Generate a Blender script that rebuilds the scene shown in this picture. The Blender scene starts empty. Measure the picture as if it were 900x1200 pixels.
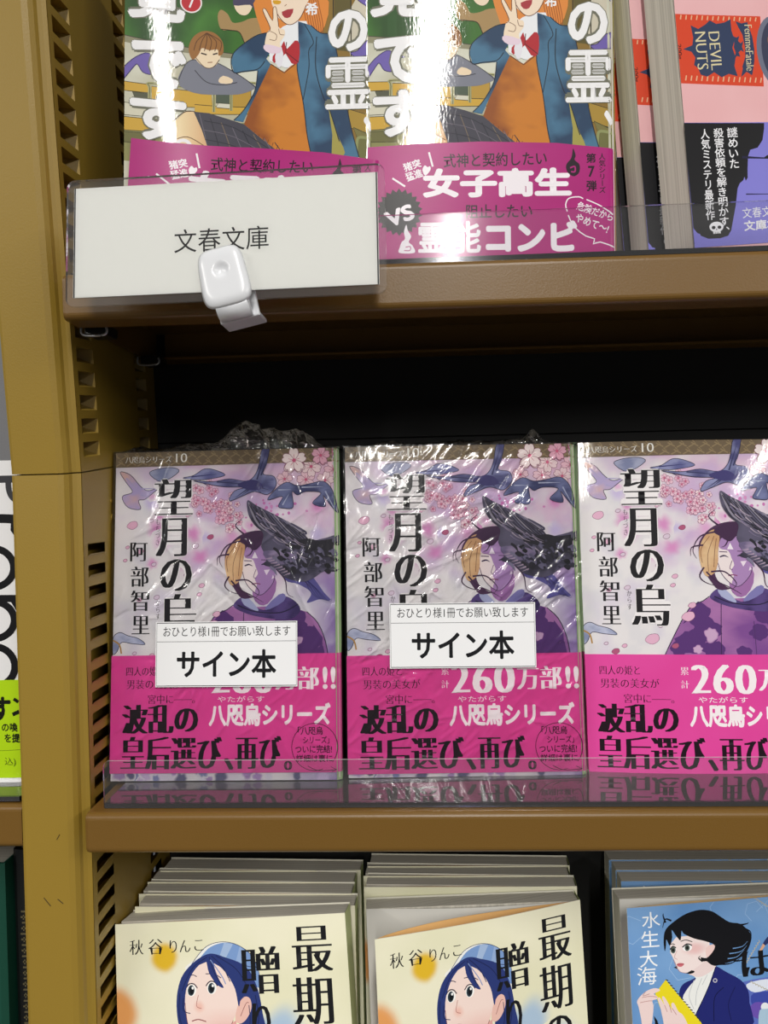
import bpy, bmesh, math, random
from mathutils import Vector, Matrix, noise
from mathutils.geometry import tessellate_polygon
random.seed(7)
S = 0.001            # everything below is written in millimetres
EYE = 1350.0         # height of the lens above the floor
SC = bpy.context.scene
COL = SC.collection
R = math.radians

# ------------------------------------------------------------------ camera, world, lights, exposure
cam = bpy.data.cameras.new('camera')
cam.sensor_width = 36.0
cam.lens = 910.0 * 36.0 / 1200.0
cam.clip_start = 0.01
camo = bpy.data.objects.new('camera', cam)
COL.objects.link(camo)
yw, pt, rl = R(2.4), R(-1.0), R(1.25)
fwd = Vector((-math.sin(yw) * math.cos(pt), math.cos(yw) * math.cos(pt), math.sin(pt)))
rgt = fwd.cross(Vector((0, 0, 1))).normalized()
upv = rgt.cross(fwd)
r2 = rgt * math.cos(rl) - upv * math.sin(rl)
u2 = upv * math.cos(rl) + rgt * math.sin(rl)
camo.matrix_world = Matrix(((r2.x, u2.x, -fwd.x, 0), (r2.y, u2.y, -fwd.y, -315 * S), (r2.z, u2.z, -fwd.z, EYE * S), (0, 0, 0, 1)))
SC.camera = camo

wd = bpy.data.worlds.new('shop_ambience')
SC.world = wd
wd.use_nodes = True
wd.node_tree.nodes['Background'].inputs[0].default_value = (0.93, 0.95, 1.0, 1)
wd.node_tree.nodes['Background'].inputs[1].default_value = 0.06

def ceiling_lamp(name, x, y, z, sx, sy, power):
    l = bpy.data.lights.new(name, 'AREA')
    l.shape = 'RECTANGLE'
    l.size = sx
    l.size_y = sy
    l.energy = power
    l.color = (1.0, 0.97, 0.92)
    o = bpy.data.objects.new(name, l)
    COL.objects.link(o)
    o.location = (x, y, z)
    return o
for lx, lp in ((0.18, 95), (2.9, 115), (-2.7, 115)):
    ceiling_lamp('ceiling_tube_light', lx, -3.6, 2.75, 0.075, 5.0, lp)

vs = SC.view_settings
vs.view_transform = 'Standard'
vs.look = 'None'
vs.exposure = 0.46
vs.gamma = 1.0
vs.use_curve_mapping = False

# ------------------------------------------------------------------ helpers
def lin(h):
    if not isinstance(h, str):
        return h
    h = h.lstrip('#')
    out = []
    for i in (0, 2, 4):
        c = int(h[i:i + 2], 16) / 255.0
        out.append(c / 12.92 if c <= 0.04045 else ((c + 0.055) / 1.055) ** 2.4)
    return tuple(out)

def mix(a, b, t):
    t = max(0.0, min(1.0, t))
    return tuple(a[i] + (b[i] - a[i]) * t for i in range(3))

def tag(o, label=None, cat=None, group=None, kind=None):
    if label: o['label'] = label
    if cat: o['category'] = cat
    if group: o['group'] = group
    if kind: o['kind'] = kind
    return o

def W(x, y, z):
    return Vector((x * S, y * S, (z + EYE) * S))

def thing(name, label, cat, loc=(0, 0, 0), rot=(0, 0, 0), group=None):
    o = bpy.data.objects.new(name, None)
    o.empty_display_size = 0.01
    COL.objects.link(o)
    o.location = W(*loc)
    o.rotation_euler = tuple(R(a) for a in rot)
    return tag(o, label, cat, group)

def link(name, me, mat, parent=None, smooth=False):
    o = bpy.data.objects.new(name, me)
    COL.objects.link(o)
    if mat: me.materials.append(mat)
    if parent: o.parent = parent
    if smooth:
        for p in me.polygons: p.use_smooth = True
    return o

def mesh(name, verts, faces, mat, parent=None, smooth=False):
    """verts in mm; world mm when there is no parent, local mm otherwise"""
    me = bpy.data.meshes.new(name)
    if parent is None:
        vv = [(x * S, y * S, (z + EYE) * S) for x, y, z in verts]
    else:
        vv = [(x * S, y * S, z * S) for x, y, z in verts]
    me.from_pydata(vv, [], faces)
    me.update()
    return link(name, me, mat, parent, smooth)

class MB:
    """collects several shapes into one mesh"""
    def __init__(s): s.v = []; s.f = []
    def add(s, v, f):
        b = len(s.v); s.v += [tuple(p) for p in v]; s.f += [tuple(i + b for i in q) for q in f]
    def box(s, x0, x1, y0, y1, z0, z1):
        s.add([(x, y, z) for x in (x0, x1) for y in (y0, y1) for z in (z0, z1)],
              [(0, 1, 3, 2), (4, 6, 7, 5), (0, 4, 5, 1), (2, 3, 7, 6), (0, 2, 6, 4), (1, 5, 7, 3)])
    def prism(s, prof, a, b, axis='x', closed=True):
        """profile swept along an axis; profile coords are the two other axes in order"""
        n = len(prof)
        def P(p, t):
            return {'x': (t, p[0], p[1]), 'y': (p[0], t, p[1]), 'z': (p[0], p[1], t)}[axis]
        v = [P(p, a) for p in prof] + [P(p, b) for p in prof]
        f = [(i, (i + 1) % n, n + (i + 1) % n, n + i) for i in range(n if closed else n - 1)]
        if closed: f += [tuple(range(n))[::-1], tuple(range(n, 2 * n))]
        s.add(v, f)
    def tube(s, pts, r, n=8, flat=1.0):
        pts = [Vector(p) for p in pts]
        rings = []
        for i, p in enumerate(pts):
            d = (pts[min(i + 1, len(pts) - 1)] - pts[max(i - 1, 0)]).normalized()
            a = d.cross(Vector((1, 0, 0)))
            if a.length < .1: a = d.cross(Vector((0, 0, 1)))
            a.normalize(); b = d.cross(a)
            rings.append([p + a * r * math.cos(t * 2 * math.pi / n) + b * r * flat * math.sin(t * 2 * math.pi / n) for t in range(n)])
        v = [q for g in rings for q in g]
        f = [(i * n + j, i * n + (j + 1) % n, (i + 1) * n + (j + 1) % n, (i + 1) * n + j) for i in range(len(pts) - 1) for j in range(n)]
        f += [tuple(range(n))[::-1], tuple(range((len(pts) - 1) * n, len(pts) * n))]
        s.add(v, f)
    def build(s, name, mat, parent=None, smooth=False, bevel=0, seg=2):
        o = mesh(name, s.v, s.f, mat, parent, smooth)
        bm = bmesh.new(); bm.from_mesh(o.data)
        bmesh.ops.recalc_face_normals(bm, faces=bm.faces)
        bm.to_mesh(o.data); bm.free()
        if bevel:
            m = o.modifiers.new('bevel', 'BEVEL'); m.width = bevel * S; m.segments = seg; m.limit_method = 'ANGLE'; m.angle_limit = R(40)
        return o

def arc(cx, cy, r, a0, a1, n=6):
    return [(cx + r * math.cos(R(a0 + (a1 - a0) * i / n)), cy + r * math.sin(R(a0 + (a1 - a0) * i / n))) for i in range(n + 1)]

def rrect(x0, y0, x1, y1, r, n=5):
    return arc(x1 - r, y0 + r, r, -90, 0, n) + arc(x1 - r, y1 - r, r, 0, 90, n) + arc(x0 + r, y1 - r, r, 90, 180, n) + arc(x0 + r, y0 + r, r, 180, 270, n)

# ------------------------------------------------------------------ materials
def newmat(name):
    m = bpy.data.materials.new(name); m.use_nodes = True
    nt = m.node_tree
    return m, nt, nt.nodes['Principled BSDF'], nt.nodes['Material Output']

def bump(nt, scale, strength, dist=0.0005, sc=(1, 1, 1), detail=3):
    tc = nt.nodes.new('ShaderNodeTexCoord'); mp = nt.nodes.new('ShaderNodeMapping'); nz = nt.nodes.new('ShaderNodeTexNoise'); bp = nt.nodes.new('ShaderNodeBump')
    mp.inputs['Scale'].default_value = sc
    nz.inputs['Scale'].default_value = scale; nz.inputs['Detail'].default_value = detail
    bp.inputs['Strength'].default_value = strength; bp.inputs['Distance'].default_value = dist
    nt.links.new(tc.outputs['Object'], mp.inputs[0]); nt.links.new(mp.outputs[0], nz.inputs['Vector'])
    nt.links.new(nz.outputs['Fac'], bp.inputs['Height'])
    return bp, nz

def plain(name, col, rough=.5, metal=0, coat=0, spec=.5, bmp=None):
    m, nt, b, o = newmat(name)
    b.inputs['Base Color'].default_value = (*lin(col), 1)
    b.inputs['Roughness'].default_value = rough
    b.inputs['Metallic'].default_value = metal
    b.inputs['Specular IOR Level'].default_value = spec
    b.inputs['Coat Weight'].default_value = coat
    b.inputs['Coat Roughness'].default_value = .15
    if bmp:
        bp, nz = bump(nt, *bmp)
        nt.links.new(bp.outputs[0], b.inputs['Normal'])
    return m

def paint(name, col, rough):
    """powder-coated sheet steel: faint orange peel and slightly uneven colour"""
    m, nt, b, o = newmat(name)
    bp, nz = bump(nt, 1400, .25, .0002)
    nt.links.new(bp.outputs[0], b.inputs['Normal'])
    n2 = nt.nodes.new('ShaderNodeTexNoise'); n2.inputs['Scale'].default_value = 9
    tc = nt.nodes.new('ShaderNodeTexCoord'); nt.links.new(tc.outputs['Object'], n2.inputs['Vector'])
    mx = nt.nodes.new('ShaderNodeMix'); mx.data_type = 'RGBA'
    c = lin(col)
    mx.inputs['A'].default_value = (c[0] * .93, c[1] * .93, c[2] * .95, 1); mx.inputs['B'].default_value = (c[0] * 1.06, c[1] * 1.05, c[2] * 1.02, 1)
    nt.links.new(n2.outputs['Fac'], mx.inputs['Factor']); nt.links.new(mx.outputs['Result'], b.inputs['Base Color'])
    b.inputs['Roughness'].default_value = rough
    return m

def printed(name, rough=.45, coat=0.0, croug=.06, peel=.0, spec=.4):
    m, nt, b, o = newmat(name)
    a = nt.nodes.new('ShaderNodeAttribute'); a.attribute_name = 'Col'
    nt.links.new(a.outputs['Color'], b.inputs['Base Color'])
    b.inputs['Roughness'].default_value = rough; b.inputs['Coat Weight'].default_value = coat
    b.inputs['Coat Roughness'].default_value = croug; b.inputs['Specular IOR Level'].default_value = spec
    if peel:
        bp, nz = bump(nt, 900, peel, .0001, (1, 1, .5), 3)
        nt.links.new(bp.outputs[0], b.inputs['Coat Normal'])
    return m

def pages_mat(name, c0, c1):
    m, nt, b, o = newmat(name)
    tc = nt.nodes.new('ShaderNodeTexCoord'); mp = nt.nodes.new('ShaderNodeMapping'); nz = nt.nodes.new('ShaderNodeTexNoise'); rp = nt.nodes.new('ShaderNodeValToRGB')
    mp.inputs['Scale'].default_value = (4, 900, 4); nz.inputs['Scale'].default_value = 1.6; nz.inputs['Detail'].default_value = 5
    rp.color_ramp.elements[0].position = .35; rp.color_ramp.elements[1].position = .65
    rp.color_ramp.elements[0].color = (*lin(c0), 1); rp.color_ramp.elements[1].color = (*lin(c1), 1)
    nt.links.new(tc.outputs['Object'], mp.inputs[0]); nt.links.new(mp.outputs[0], nz.inputs['Vector']); nt.links.new(nz.outputs['Fac'], rp.inputs[0])
    nt.links.new(rp.outputs[0], b.inputs['Base Color'])
    b.inputs['Roughness'].default_value = .8
    bp = nt.nodes.new('ShaderNodeBump'); bp.inputs['Strength'].default_value = .3; bp.inputs['Distance'].default_value = .0003
    nt.links.new(nz.outputs['Fac'], bp.inputs['Height']); nt.links.new(bp.outputs[0], b.inputs['Normal'])
    return m

def clear(name, tint=(.96, .96, .97), rough=.03, ior=1.49, milk=0.0, bmp=None, boost=1.0):
    """thin clear plastic: see-through, with Fresnel gloss and a little milkiness"""
    m, nt, b, o = newmat(name)
    nt.nodes.remove(b)
    tr = nt.nodes.new('ShaderNodeBsdfTransparent'); tr.inputs[0].default_value = (*tint, 1)
    gl = nt.nodes.new('ShaderNodeBsdfGlossy'); gl.inputs['Roughness'].default_value = rough
    df = nt.nodes.new('ShaderNodeBsdfDiffuse'); df.inputs[0].default_value = (.8, .8, .8, 1)
    fr = nt.nodes.new('ShaderNodeFresnel'); fr.inputs[0].default_value = ior
    m1 = nt.nodes.new('ShaderNodeMixShader'); m2 = nt.nodes.new('ShaderNodeMixShader'); m2.inputs[0].default_value = milk
    mul = nt.nodes.new('ShaderNodeMath'); mul.operation = 'MULTIPLY'; mul.use_clamp = True; mul.inputs[1].default_value = boost
    L = nt.links.new
    L(fr.outputs[0], mul.inputs[0]); L(mul.outputs[0], m1.inputs[0]); L(tr.outputs[0], m2.inputs[1]); L(df.outputs[0], m2.inputs[2])
    L(m2.outputs[0], m1.inputs[1]); L(gl.outputs[0], m1.inputs[2]); L(m1.outputs[0], o.inputs['Surface'])
    if bmp:
        bp, nz = bump(nt, *bmp)
        L(bp.outputs[0], gl.inputs['Normal']); L(bp.outputs[0], fr.inputs['Normal'])
    return m

OCHRE = paint('ochre_paint', '987c2d', .42)
OCHRE_SHELF = paint('ochre_shelf_paint', '735421', .36)
BLACK = plain('black_back_panel', '070707', .7)
GREY = plain('grey_panel', '77777a', .6)
DARKMETAL = plain('dark_steel', '3a3a3a', .35, .8)
CHROME = plain('clip_chrome', 'c4c6c9', .38, .7)
WHITEPLASTIC = plain('white_plastic', 'e6e8ec', .28, 0, .3)
PAPER = plain('white_paper', 'eeeeec', .7)
PAGES = pages_mat('page_edges', 'bfbaad', 'dad5c7')
COVER_GLOSS = printed('laminated_print', .5, .7, .04, .16, .2)
COVER_SEMI = printed('satin_print', .5, .25, .16, .1, .15)
COVER_MATT = printed('matt_print', .6, .05, .3, 0, .2)
BAND_PRINT = printed('band_print', .5, .2, .22, .05, .15)
CARD_PRINT = printed('card_print', .75, 0, .3, 0, .2)
ACRYLIC = clear('clear_acrylic', (.93, .93, .94), .10, 1.5, .02, None, .4)
ACRYLIC_EDGE = clear('acrylic_edge', (.7, .7, .72), .15, 1.5, .5)
ACRYLIC_JOINT = clear('acrylic_joint', (.22, .22, .34), .1, 1.5, .05)
POUCH = clear('laminate_film', (.985, .985, .985), .07, 1.45, .04)
WRAP = clear('shrink_film', (.99, .99, .99), .10, 1.5, .004, None, 1.2)
CRUMPLE = clear('crumpled_film', (.95, .95, .95), .06, 1.5, .004, (110, .8, .003, (1, 1, 1), 4), 2.0)
FLOORM = plain('floor_vinyl', '3a3733', .5)

# ------------------------------------------------------------------ printed pictures (flat, in millimetres on the sheet)
def smoothed(pts, n=5, closed=True):
    P = [Vector((p[0], p[1])) for p in pts]; out = []; N = len(P)
    for i in range(N if closed else N - 1):
        if closed: a, b, c, d = P[i - 1], P[i], P[(i + 1) % N], P[(i + 2) % N]
        else: a, b, c, d = P[max(i - 1, 0)], P[i], P[i + 1], P[min(i + 2, N - 1)]
        for k in range(n):
            t = k / n
            out.append(tuple(.5 * ((2 * b) + (c - a) * t + (2 * a - 5 * b + 4 * c - d) * t * t + (3 * b - a - 3 * c + d) * t ** 3)))
    if not closed: out.append(tuple(P[-1]))
    return out

_tc = {}
def glyphs(s, off=0.0):
    k = (s, off)
    if k in _tc: return _tc[k]
    c = bpy.data.curves.new('lettering', 'FONT'); c.body = s; c.size = 1.0; c.offset = off; c.resolution_u = 3
    o = bpy.data.objects.new('lettering', c); COL.objects.link(o)
    me = o.evaluated_get(bpy.context.evaluated_depsgraph_get()).to_mesh()
    v = [(p.co.x, p.co.y) for p in me.vertices]; f = [tuple(q.vertices) for q in me.polygons]
    bpy.data.objects.remove(o); bpy.data.curves.remove(c)
    _tc[k] = (v, f)
    return v, f

def ring(r, n): return [(r * math.cos(2 * math.pi * i / n), r * math.sin(2 * math.pi * i / n)) for i in range(n)]
STY = {'g': (0, [(0, 0)]), 'l': (-.014, [(0, 0)]), 'd': (0, [(0, 0)] + ring(.014, 6)), 'b': (0, [(0, 0)] + ring(.026, 8)), 'x': (0, [(0, 0)] + ring(.040, 8)),
       'o': (-.02, [(0, 0)] + ring(.036, 10)), 'X': (0, [(0, 0)] + ring(.05, 8)), 'h': (0, [(0, 0)] + ring(.075, 10)),
       'm': (-.017, [(k * .011, 0) for k in (-2, -1, 0, 1, 2)]), 'M': (-.017, [(k * .019, 0) for k in (-3, -2, -1, 0, 1, 2, 3)])}
STY['Q'] = (-.016, [(k * .018, 0) for k in (-4, -3, -2, -1, 0, 1, 2, 3, 4)])
STY['N'] = (-.013, [(k * .0125, 0) for k in (-3, -2, -1, 0, 1, 2, 3)])
STY['s'] = (-.019, [(k * .008, 0) for k in (-2, -1, 0, 1, 2)])

class Art:
    def __init__(s): s.v = []; s.f = []; s.c = []; s.map = None; s.lay = []
    def level(s, pts):
        # lowest free ink layer above everything already printed under this shape
        x0 = min(p[0] for p in pts); x1 = max(p[0] for p in pts); y0 = min(p[1] for p in pts); y1 = max(p[1] for p in pts)
        z = 0.0
        for a, b, c, d, q in s.lay:
            if q > z and a < x1 and b > x0 and c < y1 and d > y0: z = q
        z += .004; s.lay.append((x0, x1, y0, y1, z))
        return z
    def raw(s, pts, faces, col, z=None):
        b = len(s.v); z = s.level(pts) if z is None else z
        col = lin(col) if isinstance(col, str) else col
        for p in pts:
            s.v.append((p[0], p[1], z)); s.c.append(col(p[0], p[1]) if callable(col) else col)
        s.f += [tuple(i + b for i in q) for q in faces]
    def m(s, pts): return [s.map(*p) for p in pts] if s.map else [tuple(p) for p in pts]
    def poly(s, pts, col, sm=0, sub=0):
        pts = s.m(pts)
        if sm: pts = smoothed(pts, sm)
        tri = tessellate_polygon([[Vector((p[0], p[1], 0)) for p in pts]])
        if callable(col) or sub:
            bm = bmesh.new(); vv = [bm.verts.new((p[0], p[1], 0)) for p in pts]
            for t in tri:
                try: bm.faces.new([vv[i] for i in t])
                except ValueError: pass
            for _ in range(3):
                bmesh.ops.subdivide_edges(bm, edges=[e for e in bm.edges if e.calc_length() > 2.2], cuts=1)
                bmesh.ops.triangulate(bm, faces=bm.faces)
            bm.verts.index_update()
            s.raw([(q.co.x, q.co.y) for q in bm.verts], [tuple(q.index for q in f.verts) for f in bm.faces], col); bm.free()
        else: s.raw(pts, [tuple(t) for t in tri], col)
    def grid(s, u0, v0, u1, v1, nx, ny, col):
        s.raw([(u0 + (u1 - u0) * i / nx, v0 + (v1 - v0) * j / ny) for j in range(ny + 1) for i in range(nx + 1)],
              [(j * (nx + 1) + i, j * (nx + 1) + i + 1, (j + 1) * (nx + 1) + i + 1, (j + 1) * (nx + 1) + i) for j in range(ny) for i in range(nx)], col)
    def ell(s, cu, cv, ru, rv, col, rot=0, n=28):
        if s.map: cu, cv = s.map(cu, cv)
        ca, sa = math.cos(R(rot)), math.sin(R(rot)); mp = s.map; s.map = None
        s.poly([(cu + ru * math.cos(t) * ca - rv * math.sin(t) * sa, cv + ru * math.cos(t) * sa + rv * math.sin(t) * ca) for t in [2 * math.pi * i / n for i in range(n)]], col)
        s.map = mp
    def blob(s, cu, cv, r, col, bg, soft=.35, wob=.12):
        n, k = 40, 8; pts = [(cu, cv)]; cols = [lin(col)]; base = bg
        for j in range(1, k + 1):
            q = j / k
            for i in range(n):
                a = 2 * math.pi * i / n; rr = r * q * (1 + wob * noise.noise(Vector((math.cos(a) * 1.4 + cu, math.sin(a) * 1.4 + cv, 3))))
                p = (cu + rr * math.cos(a), cv + rr * math.sin(a)); pts.append(p)
                t = max(0, (q - (1 - soft)) / soft); cols.append(mix(lin(col), base(*p) if callable(base) else lin(base), t * t * (3 - 2 * t)))
        f = [(0, 1 + i, 1 + (i + 1) % n) for i in range(n)]
        for j in range(k - 1):
            f += [(1 + j * n + i, 1 + (j + 1) * n + i, 1 + (j + 1) * n + (i + 1) % n, 1 + j * n + (i + 1) % n) for i in range(n)]
        b = len(s.v); z = s.level(pts); s.v += [(p[0], p[1], z) for p in pts]; s.c += cols; s.f += [tuple(i + b for i in q) for q in f]
    def line(s, pts, w, col, sm=5, taper=False, closed=False):
        pts = s.m(pts)
        if sm and len(pts) > 2: pts = smoothed(pts, sm, closed)
        if closed: pts = list(pts) + [pts[0]]
        P = [Vector((p[0], p[1])) for p in pts]; L = []; N = len(P)
        for i, p in enumerate(P):
            d = P[min(i + 1, N - 1)] - P[max(i - 1, 0)]
            if closed and i in (0, N - 1): d = P[1] - P[-2]
            if d.length < 1e-6: d = Vector((1, 0))
            d.normalize(); k = w * .5
            if taper: k *= .15 + .85 * math.sin(math.pi * (.12 + .88 * i / (N - 1)) ** .8) if taper == 2 else (1 - .85 * i / (N - 1))
            L += [(p.x - d.y * k, p.y + d.x * k), (p.x + d.y * k, p.y - d.x * k)]
        s.raw(L, [(2 * i, 2 * i + 1, 2 * i + 3, 2 * i + 2) for i in range(N - 1)], col)
    def text(s, t, u0, v0, u1, v1, col, sty='g', rot=0, keep=False):
        """fit a line of writing into a box; rot turns it about the centre of the box"""
        off, cp = STY[sty]; v, f = glyphs(t, off)
        xs = [p[0] for p in v]; ys = [p[1] for p in v]
        mx = max(abs(c[0]) for c in cp); my = max(abs(c[1]) for c in cp)
        x0, x1, y0, y1 = min(xs) - mx, max(xs) + mx, min(ys) - my, max(ys) + my
        sx, sy = (u1 - u0) / (x1 - x0), (v1 - v0) / (y1 - y0)
        if keep: sx = sy = min(sx, sy)
        cu, cv = (u0 + u1) / 2, (v0 + v1) / 2; ca, sa = math.cos(R(rot)), math.sin(R(rot))
        for i, (dx, dy) in enumerate(cp):
            pts = []
            for p in v:
                a, b = (p[0] + dx - (x0 + x1) / 2) * sx, (p[1] + dy - (y0 + y1) / 2) * sy
                pts.append((cu + a * ca - b * sa, cv + a * sa + b * ca))
            if i == 0: z = s.level(pts)
            s.raw(pts, f, col, z + i * .0004)
    def vtext(s, t, u0, u1, v1, v0, col, sty='g', slant=0.0):
        """a column of writing in equal cells from v1 (top) down to v0; slant shifts u per mm of drop"""
        n = len(t); h = (v1 - v0) / n; w = u1 - u0; off, cp = STY[sty]
        for k, ch in enumerate(t):
            v, f = glyphs(ch, off); cv = v1 - h * (k + .5); cu = (u0 + u1) / 2 + slant * (v1 - cv)
            ex, ey = w / .94, h / .96
            if w > h * 1.5: ex = ey
            xs = [p[0] for p in v]; ys = [p[1] for p in v]; cx = (min(xs) + max(xs)) / 2; cy = .38
            if ch.isdigit(): cy = (min(ys) + max(ys)) / 2
            du = dv = 0
            if ch in '、。': du, dv = w * .42, h * .38; cy = (min(ys) + max(ys)) / 2; du -= w * .1; dv -= h * .1
            for i, (dx, dy) in enumerate(cp):
                if ch in 'ー―': pts = [(cu + (p[1] - (min(ys) + max(ys)) / 2 + dy) * ex, cv - (p[0] + dx - cx) * ey) for p in v]
                else: pts = [(cu + du + (p[0] + dx - cx) * ex, cv + dv + (p[1] + dy - cy) * ey) for p in v]
                if i == 0: z = s.level(pts)
                s.raw(pts, f, col, z + i * .0004)
    def build(s, name, mat, parent, clip, fold=None, step=6.0, extra=None):
        """clip = (u0, v0, u1, v1); fold(u, v) -> (x, y) bends the sheet; z of a layer lifts it off the sheet towards the reader"""
        bm = bmesh.new(); cl = bm.verts.layers.float_color.new('Col')
        vs_ = []
        for p, c in zip(s.v, s.c):
            q = bm.verts.new(p); q[cl] = (c[0], c[1], c[2], 1); vs_.append(q)
        for f in s.f:
            try: bm.faces.new([vs_[i] for i in f])
            except ValueError: pass
        u0, v0, u1, v1 = clip
        def cut(co, no, kill):
            bmesh.ops.bisect_plane(bm, geom=bm.verts[:] + bm.edges[:] + bm.faces[:], plane_co=co, plane_no=no, dist=1e-6, clear_outer=kill)
        cut((u0, 0, 0), (-1, 0, 0), True); cut((u1, 0, 0), (1, 0, 0), True); cut((0, v0, 0), (0, -1, 0), True); cut((0, v1, 0), (0, 1, 0), True)
        if fold:
            k = u0 + step
            while k < u1 - .5:
                cut((k, 0, 0), (1, 0, 0), False); k += step
        for f in bm.faces: f.normal_update()
        bmesh.ops.triangulate(bm, faces=[f for f in bm.faces if len(f.verts) > 4])
        for q in bm.verts:
            u, v, z = q.co
            if fold:
                x, y = fold(u, v); xa, ya = fold(u - .2, v); xb, yb = fold(u + .2, v)
                n = Vector((yb - ya, -(xb - xa))).normalized()
                q.co = ((x + n.x * z) * S, (y + n.y * z) * S, v * S)
            else: q.co = (u * S, -z * S, v * S)
        if extra:
            for vv, ff, c in extra:
                nv = []
                for p in vv:
                    q = bm.verts.new((p[0] * S, p[1] * S, p[2] * S)); q[cl] = (*lin(c), 1); nv.append(q)
                for f in ff: bm.faces.new([nv[i] for i in f])
        me = bpy.data.meshes.new(name); bm.to_mesh(me); bm.free()
        if fold:
            for p in me.polygons: p.use_smooth = True
        return link(name, me, mat, parent)

def nz2(u, v, sc, seed=0): return noise.fractal(Vector((u * sc, v * sc, seed)), 1.0, 2.0, 4)

# ---- cover of the row on the middle shelf: pale lilac with blossoms, dark birds and a robed figure
def art_blossom():
    a = Art()
    base, pink, lil, pur, grey = lin('e6e2e4'), lin('d6abce'), lin('c3b3d8'), lin('8a6bb0'), lin('cfd0d8')
    def bg(u, v):
        c = base
        n = nz2(u, v, .035, 1); m = nz2(u, v, .06, 9)
        up = max(0, min(1, (v - 92 + n * 30 + (u - 30) * .25) / 30)) * max(.25, min(1, (u - 2) / 30))
        c = mix(c, pink, up * (.75 + .5 * m))
        c = mix(c, lil, max(0, min(.8, m * 1.5 + .1)) * min(1, .35 + u / 150))
        c = mix(c, base, max(0, min(.8, nz2(u, v, .05, 22) * 2.2)))
        t = max(0, min(1, (u - 78 + n * 12) / 24)) * max(0, min(1, (112 - v) / 30))
        c = mix(c, pur, t * .9)
        return mix(c, grey, max(0, min(.35, nz2(u, v, .11, 5))))
    a.grid(0, 0, 105, 148, 60, 84, bg)
    for i in range(26):
        u, v = random.uniform(12, 100), random.uniform(92, 138)
        a.blob(u, v, random.uniform(2, 7), random.choice(['d690c4', 'e0b4d6', 'e8dfe8', 'c9bce0', 'dba6cf']), bg, .9, .4)
    # flowers
    def flower(u, v, r, rot, c='efd3d8', line='8a4a66'):
        for k in range(5):
            t = R(rot + 72 * k); d = (math.cos(t), math.sin(t)); e = (-d[1], d[0])
            P = [(u + d[0] * r * p + e[0] * r * q, v + d[1] * r * p + e[1] * r * q) for p, q in ((.05, 0), (.45, .38), (.9, .34), (1.02, .12), (.9, 0), (1.02, -.12), (.9, -.34), (.45, -.38))]
            a.poly(P, c, 2); a.line(P, .14 + r * .015, line, 2, closed=True)
            a.line([(u, v), (u + d[0] * r * .5, v + d[1] * r * .5)], .2, 'b8446e', 0)
        a.ell(u, v, r * .16, r * .16, 'c9587f', n=10)
    for i in range(46):
        t = random.random(); u = 37 + 19 * t + random.gauss(0, 3.2); v = 126 - 15 * abs(t - .3) + random.gauss(0, 4.4)
        flower(u, v, random.uniform(1.3, 2.2), random.uniform(0, 72), random.choice(['e9c3d4', 'efd6de', 'e2b4cc']), 'a06684')
    for i in range(26):
        a.ell(random.gauss(72, 7), random.gauss(121, 3), random.uniform(.4, .9), random.uniform(.4, .9), random.choice(['c877b4', 'd08cbf']), n=9)
    a.poly([(76, 148), (84, 139), (93, 137), (99, 131), (105, 129), (105, 148)], 'dcb9cf', 4)
    for q in ((97, 144.5, 4.6, 10, 'e6b2c6'), (103, 138, 4.4, 40, 'e7bfcd'), (99, 133, 4, 5, 'edd5da'), (90, 133.5, 4.2, 30, 'e9c9d3'), (104, 147, 4.6, 60, 'cc5f96'), (92.5, 139.5, 4.6, 55, 'eed9dc'), (80, 134, 3.6, 10, 'e7c6d0'), (84.5, 142.5, 6.2, 20, 'f3e4e4')): flower(*q)
    # strip along the top with key pattern
    a.poly([(0, 141), (105, 141.6), (105, 148), (0, 148)], 'a5927a')
    a.poly([(0, 141), (105, 141.6), (105, 148), (0, 148)], '74634c')
    for i in range(-2, 22):
        for j in range(2):
            u, v = i * 5.2 + j * 2.6, 141.6 + j * 3.2
            a.line([(u, v), (u + 3.2, v + 1.8), (u + 1.9, v + 3.1)], .6, '94805f', 0)
            a.line([(u + 1.2, v + 2.2), (u + 4.4, v + .4)], .6, '94805f', 0)
    for q in ((97, 144.5, 4.2, 10, 'e6b2c6'), (84.5, 142.5, 5.6, 20, 'f3e4e4')): flower(*q)
    # birds
    ink = '2b2742'
    def wash(c, d, sc=.16):
        c, d = lin(c), lin(d)
        return lambda u, v: mix(c, d, .5 + 1.6 * nz2(u, v, sc, 44))
    def bird(P, c, c2, feathers=()):
        a.poly(P, c, 4); a.line(P, .3, ink, 4, closed=True)
        for f in feathers: a.line(f, .7, c2, 4, 1)
    bird([(2, 139), (7, 137.5), (12, 132), (16, 130), (22, 132.5), (25, 134.5), (18, 129), (14, 126), (11, 125.5), (12, 121.5), (6, 122.5), (3.2, 127.5), (8, 129.5), (5, 134)], wash('d8b0a4', 'b0a2cc', .08), 'a8a0c8', [[(12, 131), (20, 131)], [(12, 128), (16, 127)], [(5, 136), (10, 131)]])
    bird([(16, 138), (22, 134), (30, 138.5), (27, 140.5), (20, 140)], wash('a4a8c4', '7d84a8'), '6f74a0')
    bird([(32, 135.5), (37, 136.6), (42, 139.5), (47, 139), (52, 136.5), (46, 135), (40, 134.5)], wash('5d6096', '8f93bd'), '3e3f72', [[(36, 136), (48, 137)], [(40, 134), (45, 131)]])
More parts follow.
